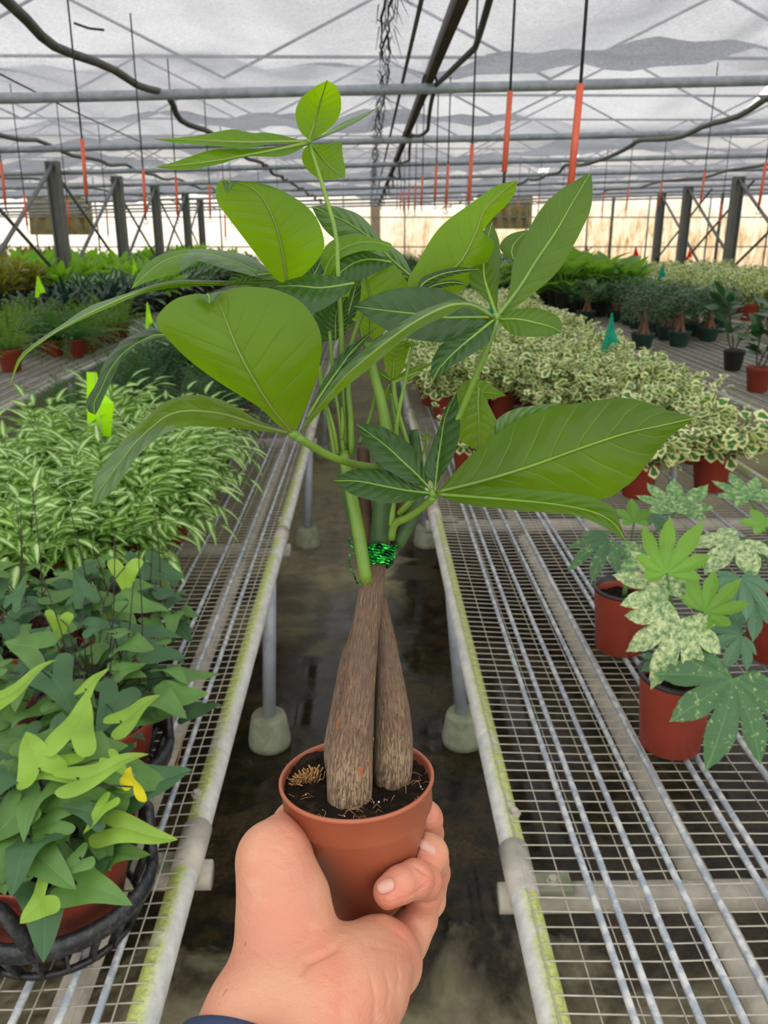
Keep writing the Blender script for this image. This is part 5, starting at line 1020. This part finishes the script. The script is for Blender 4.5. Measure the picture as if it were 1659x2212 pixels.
leaf([(890, 605), (820, 590), (760, 545), (710, 505), (690, 480), (673, 446)], [(891, 600), (845, 560), (800, 515), (745, 478), (673, 446)], [(892, 592), (865, 546), (826, 520), (799, 485), (767, 459), (709, 443), (673, 446)], 0.435, 0.43, 'leaf_grey', 0, 0.004, 0.0)
leaf([(765, 611), (740, 599), (687, 592), (652, 597), (620, 606), (596, 619)], [(765, 612), (730, 618), (690, 622), (645, 618), (596, 619)], [(765, 614), (750, 633), (722, 653), (680, 676), (656, 668), (635, 650), (596, 620)], DE - 0.03, DE - 0.026, 'leaf_dark', -0.004, 0.014, -0.010, 0.10)
leaf([(690, 740), (680, 700), (678, 672), (690, 655), (752, 640)], [(725, 735), (725, 700), (728, 672), (745, 645)], [(745, 725), (750, 700), (753, 665), (752, 640)], DE - 0.004, DE - 0.01, 'leaf_dark', n=14)
leaf([(690, 705), (700, 692), (740, 693), (765, 700)], [(690, 712), (720, 706), (765, 702)], [(690, 722), (715, 722), (765, 705)], DE + 0.008, DE + 0.01, 'leaf_mid', n=10)
leaf([(892, 645), (880, 610), (905, 562), (932, 515), (963, 479), (1022, 436), (1073, 401), (1118, 389)], [(895, 645), (940, 605), (992, 569), (1026, 507), (1046, 456), (1080, 420), (1118, 389)], [(900, 648), (948, 640), (983, 636), (1010, 616), (1042, 581), (1063, 546), (1066, 518), (1040, 508), (1061, 475), (1093, 444), (1112, 417), (1118, 389)], 0.405, 0.385, 'leaf_young', 0.0, 0.0, 0.006, 0.04, 34, 8)
leaf([(898, 640), (905, 608), (924, 593), (983, 577), (1034, 581)], [(899, 640), (915, 612), (950, 594), (990, 585), (1034, 582)], [(900, 640), (920, 618), (950, 604), (990, 592), (1034, 583)], 0.395, 0.39, 'leaf_dark', n=16, q=4)
leaf([(898, 642), (920, 618), (950, 609), (985, 605), (1012, 615)], [(899, 642), (925, 622), (955, 612), (985, 610), (1012, 616)], [(900, 643), (930, 628), (960, 620), (985, 616), (1012, 617)], 0.396, 0.393, 'leaf_dark', n=14, q=4)
# F: lower right whorl
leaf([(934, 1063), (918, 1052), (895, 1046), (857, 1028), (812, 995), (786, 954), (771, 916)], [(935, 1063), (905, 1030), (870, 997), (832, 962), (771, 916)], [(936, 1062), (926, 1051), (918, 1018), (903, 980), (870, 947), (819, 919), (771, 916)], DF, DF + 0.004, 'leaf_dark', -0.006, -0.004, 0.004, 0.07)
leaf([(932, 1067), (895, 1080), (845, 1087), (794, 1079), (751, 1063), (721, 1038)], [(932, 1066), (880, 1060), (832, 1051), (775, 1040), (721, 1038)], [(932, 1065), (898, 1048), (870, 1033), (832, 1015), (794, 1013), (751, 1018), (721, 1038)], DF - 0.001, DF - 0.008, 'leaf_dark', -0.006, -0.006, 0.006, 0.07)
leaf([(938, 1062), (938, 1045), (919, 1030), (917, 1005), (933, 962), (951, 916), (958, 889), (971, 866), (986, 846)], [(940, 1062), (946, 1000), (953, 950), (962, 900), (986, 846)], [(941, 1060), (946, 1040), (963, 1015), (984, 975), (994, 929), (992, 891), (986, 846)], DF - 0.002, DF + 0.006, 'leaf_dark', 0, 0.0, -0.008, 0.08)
leaf([(1034, 835), (1020, 845), (1005, 865), (992, 890), (993, 925), (996, 952), (1037, 976)], [(1034, 838), (1032, 870), (1034, 915), (1034, 945), (1037, 976)], [(1036, 838), (1058, 878), (1075, 916), (1076, 942), (1060, 960), (1037, 976)], DF + 0.022, DF + 0.018, 'leaf_back', 0.0)
leaf([(992, 905), (984, 870), (985, 848), (999, 828), (1020, 819), (1047, 823), (1067, 835), (1092, 853)], [(994, 905), (1000, 875), (1015, 853), (1045, 848), (1092, 854)], [(996, 905), (1008, 880), (1025, 862), (1047, 863), (1070, 860), (1092, 855)], DF + 0.028, DF + 0.03, 'leaf_mid', n=18)
leaf([(945, 1062), (970, 1035), (1000, 1000), (1035, 968), (1075, 935), (1120, 908), (1190, 880), (1260, 869), (1330, 860), (1380, 864), (1440, 885), (1502, 903)], [(945, 1063), (1000, 1050), (1050, 1037), (1150, 1006), (1250, 970), (1350, 937), (1430, 919), (1502, 903)], [(945, 1064), (1000, 1062), (1080, 1066), (1160, 1070), (1240, 1078), (1310, 1076), (1345, 1055), (1370, 1037), (1400, 1000), (1440, 950), (1502, 903)], DF - 0.002, DF - 0.045, 'leaf_mid', -0.002, 0.012, 0.006, 0.05, 40, 10, 0.0014, 2)
leaf([(947, 1067), (1000, 1056), (1050, 1052), (1120, 1055), (1200, 1062), (1270, 1072), (1320, 1092), (1336, 1120), (1350, 1166)], [(947, 1068), (1000, 1072), (1100, 1080), (1200, 1090), (1280, 1106), (1325, 1130), (1350, 1167)], [(947, 1070), (1000, 1088), (1100, 1101), (1200, 1109), (1252, 1116), (1300, 1136), (1335, 1158), (1349, 1168)], DF - 0.004, DF - 0.040, 'leaf_mid', -0.012, -0.002, -0.006, 0.08, 36, 8)
leaf([(1050, 990), (1062, 940), (1075, 905), (1110, 884), (1160, 875), (1200, 872), (1232, 880)], [(1050, 992), (1085, 945), (1130, 910), (1180, 890), (1232, 881)], [(1055, 992), (1100, 965), (1140, 945), (1190, 915), (1232, 882)], DF + 0.012, DF - 0.005, 'leaf_grey', n=22)
# G: small inner whorl
leaf([(847, 824), (835, 805), (829, 775), (832, 750), (850, 735)], [(849, 824), (850, 790), (856, 760), (865, 738)], [(851, 824), (868, 800), (880, 765), (886, 745), (880, 735)], 0.415, 0.41, 'leaf_back', n=16)
leaf([(852, 822), (870, 804), (900, 790), (935, 782)], [(852, 823), (872, 812), (902, 796), (935, 784)], [(852, 824), (875, 820), (905, 803), (935, 786)], 0.415, 0.42, 'leaf_back', n=14, q=4)
leaf([(846, 822), (825, 800), (803, 790), (795, 800)], [(846, 823), (825, 810), (803, 800), (792, 806)], [(846, 824), (822, 820), (803, 812), (792, 808)], 0.416, 0.42, 'leaf_mid', n=12, q=4)
leaf([(840, 828), (828, 842), (828, 856)], [(841, 830), (836, 846), (832, 862)], [(842, 832), (842, 848), (841, 863)], 0.43, 0.43, 'leaf_mid', n=8, q=3)
leaf([(905, 742), (890, 738), (875, 742)], [(905, 742), (888, 744), (872, 746)], [(905, 743), (890, 750), (875, 750)], 0.41, 0.41, 'leaf_young', n=8, q=3)
for (x, y, tx, ty) in ((922, 950, 910, 935), (922, 950, 922, 930), (922, 950, 934, 938), (922, 950, 905, 950)):
    leaf([(x, y), ((x + tx) / 2 - 4, (y + ty) / 2), (tx, ty)], [(x, y), ((x + tx) / 2, (y + ty) / 2), (tx, ty)], [(x, y), ((x + tx) / 2 + 4, (y + ty) / 2 + 1), (tx, ty)], 0.425, 0.425, 'leaf_mid', n=6, q=3)

# green foil twist tie
m = MB(); rr = random.Random(9)
def ring(cx, cy, rx, ry, d, r_, ph=0.0, a0=0.0, a1=2 * math.pi):
    pts = []
    for i in range(33):
        a = a0 + (a1 - a0) * i / 32; dd = d + rx * d / FPX * math.sin(a)
        pts.append(P(cx + rx * math.cos(a) + rr.uniform(-0.6, .6), cy - ry * math.sin(a) + 2.0 * math.sin(a * 5 + ph) + rr.uniform(-0.8, 0.8), dd))
    m.tube(pts, [r_ * d / FPX * rr.uniform(0.7, 1.2) for _ in pts], 5, False, squash=0.6)
for k in range(9): ring(819 - k * 0.8, 1182 + k * 4.8, 36 - 0.5 * k, -5, DD(1190, 0.000), 4.6, k * 1.3)
for pts, r_ in (([(775, 1190), (758, 1178), (754, 1168), (762, 1158), (772, 1163)], 4), ([(775, 1195), (757, 1198), (754, 1212), (758, 1230), (766, 1245), (770, 1258), (779, 1262)], 3.6), ([(786, 1170), (792, 1178), (789, 1186), (796, 1192)], 2.5)):
    c_ = cr([P(a, b, DD(b, -0.004)) for a, b in pts], 24); m.tube(c_, [r_ * 0.41 / FPX * rr.uniform(0.7, 1.25) for _ in c_], 6, squash=0.5)
child(m, 'twist_tie', M['foil'])

# ================================================================== THE HAND
def C3(px, py, d): return np.array([(px - CX) / FPX * d, (py - CY) / FPX * d, d])
def smin(a, b, k): h = np.maximum(k - np.abs(a - b), 0.0); return np.minimum(a, b) - h * h / (4 * k)
def build_hand():
    vox = 0.00105
    lo = np.array([-0.105, 0.130, 0.30]); hi = np.array([0.050, 0.30, 0.545])
    nx, ny, nz = [int(math.ceil(q)) for q in (hi - lo) / vox]
    X = (lo[0] + vox * np.arange(nx))[:, None, None].astype(np.float32); Y = (lo[1] + vox * np.arange(ny))[None, :, None].astype(np.float32); Z = (lo[2] + vox * np.arange(nz))[None, None, :].astype(np.float32)
    def cap(a, b):
        pa, ra = C3(*a[:3]), a[3] * a[2] / FPX; pb, rb = C3(*b[:3]), b[3] * b[2] / FPX; v = pb - pa; L2 = float(v @ v) + 1e-12
        dx, dy, dz = X - pa[0], Y - pa[1], Z - pa[2]
        h = np.clip((dx * v[0] + dy * v[1] + dz * v[2]) / L2, 0, 1)
        return np.sqrt((dx - v[0] * h) ** 2 + (dy - v[1] * h) ** 2 + (dz - v[2] * h) ** 2) - (ra + (rb - ra) * h)
    def chain(ps, k=0.004):
        F = None
        for a, b in zip(ps[:-1], ps[1:]):
            f = cap(a, b); F = f if F is None else smin(F, f, k)
        return F
    F = None
    for a, b in HAND_BODY:
        f = cap(a, b); F = f if F is None else smin(F, f, 0.010)
    for ps, kk in HAND_THUMB: F = smin(F, chain(ps, 0.006), kk)
    fing = None
    for ps, kk in HAND_FINGERS:
        f = chain(ps, 0.003); fing = f if fing is None else smin(fing, f, 0.0012)
    F = smin(F, fing, 0.006)
    # the pot presses into the flesh
    ax = -np.array([axis.dot(RGT), -axis.dot(UPV), axis.dot(FWD)]); rc = C3(770, 1674, 0.455)
    dx, dy, dz = X - rc[0], Y - rc[1], Z - rc[2]; t_ = dx * ax[0] + dy * ax[1] + dz * ax[2]
    rad = np.sqrt(np.maximum(dx * dx + dy * dy + dz * dz - t_ * t_, 0)); Rp = RT - 0.0005 - (RT - RB_) * np.clip(t_ / HP, 0, 1)
    pot = np.maximum(np.maximum(rad - Rp, t_ - HP), -t_ - 0.002) - 0.0004
    F = -smin(-F, pot, 0.0012)
    F = F.astype(np.float32)
    S = F < 0
    # surface nets
    cs = S[:-1, :-1, :-1].astype(np.int8)
    tot = np.zeros(cs.shape, np.int8)
    for i in (0, 1):
        for j in (0, 1):
            for k in (0, 1): tot += S[i:nx - 1 + i, j:ny - 1 + j, k:nz - 1 + k]
    act = (tot > 0) & (tot < 8); idx = -np.ones(act.shape, np.int64); ci = np.argwhere(act); idx[act] = np.arange(len(ci))
    acc = np.zeros((len(ci), 3)); cnt = np.zeros(len(ci))
    cor = [(i, j, k) for i in (0, 1) for j in (0, 1) for k in (0, 1)]
    val = {c_: F[ci[:, 0] + c_[0], ci[:, 1] + c_[1], ci[:, 2] + c_[2]] for c_ in cor}
    for c_ in cor:
        for a in range(3):
            if c_[a] == 0:
                e = list(c_); e[a] = 1; e = tuple(e); va, vb = val[c_], val[e]; msk = (va < 0) != (vb < 0); tt_ = np.where(msk, va / np.where(msk, va - vb, 1), 0)
                p = np.tile(np.array(c_, float), (len(ci), 1)); p[:, a] += tt_; acc[msk] += p[msk]; cnt[msk] += 1
    V = lo + vox * (ci + acc / cnt[:, None])
    faces = []
    for a in range(3):
        b, c_ = (a + 1) % 3, (a + 2) % 3
        sl0 = [slice(None)] * 3; sl1 = [slice(None)] * 3; sl0[a] = slice(0, -1); sl1[a] = slice(1, None)
        s0, s1 = S[tuple(sl0)], S[tuple(sl1)]; e = np.argwhere(s0 != s1); ok = (e[:, b] > 0) & (e[:, c_] > 0) & (e[:, b] < idx.shape[b]) & (e[:, c_] < idx.shape[c_]) ; e = e[ok]
        q = []
        for (ob_, oc_) in ((-1, -1), (0, -1), (0, 0), (-1, 0)):
            g = e.copy(); g[:, b] += ob_; g[:, c_] += oc_; q.append(idx[g[:, 0], g[:, 1], g[:, 2]])
        q = np.stack(q, 1); fl = s0[e[:, 0], e[:, 1], e[:, 2]]; q[~fl] = q[~fl][:, ::-1]
        q = q[(q >= 0).all(1)]; faces.append(q)
    faces = np.concatenate(faces)
    # light smoothing, then normals
    def nbr_smooth(V, it, lam):
        e = np.concatenate([faces[:, [0, 1]], faces[:, [1, 2]], faces[:, [2, 3]], faces[:, [3, 0]]])
        for _ in range(it):
            s = np.zeros_like(V); c2 = np.zeros(len(V)); np.add.at(s, e[:, 0], V[e[:, 1]]); np.add.at(s, e[:, 1], V[e[:, 0]]); np.add.at(c2, e[:, 0], 1); np.add.at(c2, e[:, 1], 1)
            V = V + lam * (s / c2[:, None] - V)
        return V
    V = nbr_smooth(V, 3, 0.5)
    fn = np.cross(V[faces[:, 2]] - V[faces[:, 0]], V[faces[:, 3]] - V[faces[:, 1]]); N = np.zeros_like(V)
    for k in range(4): np.add.at(N, faces[:, k], fn)
    N /= np.linalg.norm(N, axis=1)[:, None] + 1e-12
    px = V[:, 0] / V[:, 2] * FPX + CX; py = V[:, 1] / V[:, 2] * FPX + CY; facing = np.clip(-N[:, 2] * 2.5, 0, 1)
    D = np.zeros(len(V))
    for pl, dep, wd in HAND_CREASES:
        best = np.full(len(V), 1e9); par = np.zeros(len(V)); ns = len(pl) - 1
        for si, (a, b) in enumerate(zip(pl[:-1], pl[1:])):
            a = np.array(a, float); b = np.array(b, float); ab = b - a; h = np.clip(((px - a[0]) * ab[0] + (py - a[1]) * ab[1]) / (ab @ ab), 0, 1)
            dd_ = np.hypot(px - a[0] - ab[0] * h, py - a[1] - ab[1] * h); par = np.where(dd_ < best, (si + h) / ns, par); best = np.minimum(best, dd_)
        D -= dep * np.exp(-(best / wd) ** 2) * np.sin(np.pi * np.clip(par * 0.94 + 0.06, 0, 1)) ** 0.7
    V = V + N * (D * facing)[:, None]
    pink = np.zeros(len(V))
    for (a, b, r_) in HAND_PINK: pink = np.maximum(pink, np.exp(-(((px - a) ** 2 + (py - b) ** 2) / r_ ** 2)))
    r3 = np.array(RGT); u3 = np.array(UPV); f3 = np.array(FWD); W = np.array(CAM) + V[:, :1] * r3 - V[:, 1:2] * u3 + V[:, 2:3] * f3
    return W, faces, pink
HAND_BODY = [((570, 2190, .380, 116), (690, 2200, .375, 118)), ((470, 2420, .34, 150), (585, 2175, .385, 118)), ((640, 2420, .34, 150), (700, 2180, .382, 118)),
             ((620, 2050, .400, 100), (640, 2160, .388, 118)), ((740, 2140, .392, 118), (690, 2200, .380, 118)),
             ((590, 1860, .420, 68), (612, 1945, .412, 90)), ((612, 1945, .412, 92), (622, 2060, .405, 105)),
             ((775, 2110, .405, 98), (740, 2170, .390, 112)), ((818, 2062, .420, 80), (785, 2120, .405, 98)),
             ((700, 2110, .425, 74), (800, 2090, .430, 74)), ((770, 2040, .492, 60), (850, 2040, .482, 60)), ((710, 2040, .478, 60), (760, 2080, .460, 66)),
             ((874, 2025, .455, 46), (842, 2080, .430, 70))]
HAND_THUMB = [([(588, 1848, .422, 62), (617, 1816, .440, 54), (642, 1784, .468, 50), (680, 1768, .502, 46), (720, 1755, .522, 42), (775, 1745, .530, 38)], 0.014)]
HAND_FINGERS = [([(840, 1926, .425, 35), (864, 1911, .428, 38), (893, 1899, .436, 40), (914, 1902, .448, 38), (916, 1932, .458, 37), (903, 1985, .462, 41), (876, 2035, .455, 46)], 0),   # little
                ([(914, 1838, .458, 38), (924, 1846, .460, 43), (929, 1860, .474, 39), (938, 1885, .490, 33), (925, 1945, .500, 36), (880, 2000, .492, 42)], 0),     # ring
                ([(914, 1765, .484, 37), (915, 1770, .490, 40), (922, 1800, .508, 35), (915, 1880, .520, 34), (880, 1950, .515, 38), (830, 2000, .500, 42)], 0),     # middle
                ([(845, 1745, .530, 30), (860, 1775, .532, 33), (870, 1840, .532, 34), (850, 1920, .528, 36), (800, 1990, .505, 42)], 0)]                # index, behind the pot
HAND_CREASES = [([(738, 2022), (728, 2045), (700, 2062), (665, 2078), (648, 2110)], .0030, 7), ([(735, 1985), (742, 2015), (737, 2040)], .002, 8),
                ([(850, 2010), (880, 2030), (905, 2075)], .0009, 5), ([(862, 1975), (885, 2000), (902, 2030)], .0011, 4), ([(900, 1952), (925, 1955), (948, 1945)], .0014, 4), ([(880, 1938), (905, 1925), (918, 1910)], .0008, 4),
                ([(590, 1800), (610, 1790), (632, 1800)], .0005, 3), ([(600, 1820), (622, 1805), (638, 1812)], .0005, 3), ([(575, 1830), (600, 1835), (625, 1850)], .0004, 3), ([(560, 1850), (590, 1860), (620, 1880)], .0004, 3),
                ([(800, 2100), (812, 2160), (806, 2212)], .0006, 5), ([(830, 2090), (842, 2140), (832, 2190)], .0006, 4), ([(855, 2070), (862, 2110), (855, 2150)], .0006, 4), ([(640, 2010), (690, 2008), (730, 2005)], .0004, 3), ([(560, 1985), (620, 1960), (650, 1930)], .0004, 3),
                ([(765, 2010), (790, 2040), (840, 2050), (890, 2065)], .0009, 6), ([(893, 1868), (915, 1885), (935, 1895)], .0012, 3), ([(520, 2040), (560, 2060), (600, 2090)], .0003, 5)]
HAND_PINK = [(918, 1840, 45), (925, 1765, 45), (838, 1930, 40), (930, 1905, 40), (760, 2160, 60), (720, 2090, 60), (690, 2040, 40), (870, 2010, 30), (640, 1790, 40)]
Wv, Wf, pink = build_hand()
me = bpy.data.meshes.new('person'); me.from_pydata(Wv.tolist(), [], Wf.tolist()); me.materials.append(M['skin'])
me.polygons.foreach_set('use_smooth', [True] * len(me.polygons)); at_ = me.attributes.new('pink', 'FLOAT', 'POINT'); at_.data.foreach_set('value', pink.astype(np.float32)); me.update()
person = bpy.data.objects.new('person', me); COL.objects.link(person)
tag(person, "person's bare left hand and wrist reaching in from below, fingers curled around the small pot", 'person')
def nail(cx, cy, d, ax, ay, rx, ry, tiltn):
    """curved plate: centre pixel, long-axis direction in pixels, half sizes in px, outward normal in camera axes"""
    n_ = (RGT * tiltn[0] + UPV * tiltn[1] - FWD * tiltn[2]).normalized(); u = (RGT * ax - UPV * ay); u = (u - n_ * u.dot(n_)).normalized(); v = n_.cross(u); c_ = P(cx, cy, d); m = MB(); vs = [c_]; s = d / FPX
    for j in range(1, 6):
        for i in range(24):
            a = 2 * math.pi * i / 24; ca, sa = math.cos(a), math.sin(a); ca = math.copysign(abs(ca) ** 0.7, ca); sa = math.copysign(abs(sa) ** 0.8, sa); q = j / 5
            x, y = ca * rx * s * q, sa * ry * s * q; vs.append(c_ + u * x + v * y - n_ * ((y * y) / (ry * s) * 0.42 + (x * x) / (rx * s) * 0.10 + (0.0006 if j == 5 else 0)))
    m.add(vs, [(0, 1 + i, 1 + (i + 1) % 24) for i in range(24)] + [(1 + j * 24 + i, 1 + (j + 1) * 24 + i, 1 + (j + 1) * 24 + (i + 1) % 24, 1 + j * 24 + (i + 1) % 24) for j in range(4) for i in range(24)])
    m.build('fingernail', M['nail'], person)
nail(831, 1910, .4172, -1, 0.45, 19, 15, (-0.25, 0.75, 0.75))
nail(927, 1828, .4500, -0.75, -0.5, 20, 14, (0.35, 0.70, 0.75))
# a few dark hairs on the outer side of the wrist
m = MB(); rh = random.Random(4); Wn = Wv
pxs = ((Wn - np.array(CAM)) @ np.array(RGT)) / ((Wn - np.array(CAM)) @ np.array(FWD)) * FPX + CX; pys = -((Wn - np.array(CAM)) @ np.array(UPV)) / ((Wn - np.array(CAM)) @ np.array(FWD)) * FPX + CY; dps = (Wn - np.array(CAM)) @ np.array(FWD)
for k in range(46):
    hx = rh.uniform(470, 535); hy = 2040 + (535 - hx) * 1.2 + rh.uniform(-30, 60); j = np.argmin((pxs - hx) ** 2 + (pys - hy) ** 2 + (dps - 0.30) * 9000); s_ = Vector(Wn[j]); dv = (RGT * rh.uniform(-0.4, 0.3) - UPV * rh.uniform(0.4, 1) - FWD * 0.35).normalized() * rh.uniform(0.003, 0.007)
    m.tube([s_, s_ + dv * 0.5 - FWD * 0.0006, s_ + dv], [0.00012, 0.0001, 0.00004], 3)
tag(m.build('arm_hair', M['hair'], person), 'sparse dark hairs', kind='stuff')
# navy wristband around the arm, only its edge in the picture
m = MB(); n = 48; cA = P(600, 2384, .354); axw = (P(570, 2300, .362) - P(600, 2180, .384)).normalized(); xs_ = (RGT - axw * RGT.dot(axw)).normalized(); ys_ = axw.cross(xs_); tilt_ = 0.0
vs = []
for i in range(n):
    a = 2 * math.pi * i / n; c_ = cA + xs_ * (math.cos(a) * 0.049) + ys_ * (math.sin(a) * 0.037); o_ = (xs_ * math.cos(a) + ys_ * math.sin(a)).normalized()
    sh = axw * (0.013 * math.cos(a) + 0.004)
    for (dr, dl) in ((0.0, -0.012), (0.0022, -0.011), (0.003, -0.006), (0.003, 0.012), (0.0, 0.014), (-0.002, 0.0)): vs.append(c_ + o_ * dr + axw * dl + sh)
m.add(vs, [(i * 6 + j, i * 6 + (j + 1) % 6, ((i + 1) % n) * 6 + (j + 1) % 6, ((i + 1) % n) * 6 + j) for i in range(n) for j in range(6)])
m.build('wristband', M['navy'], person)
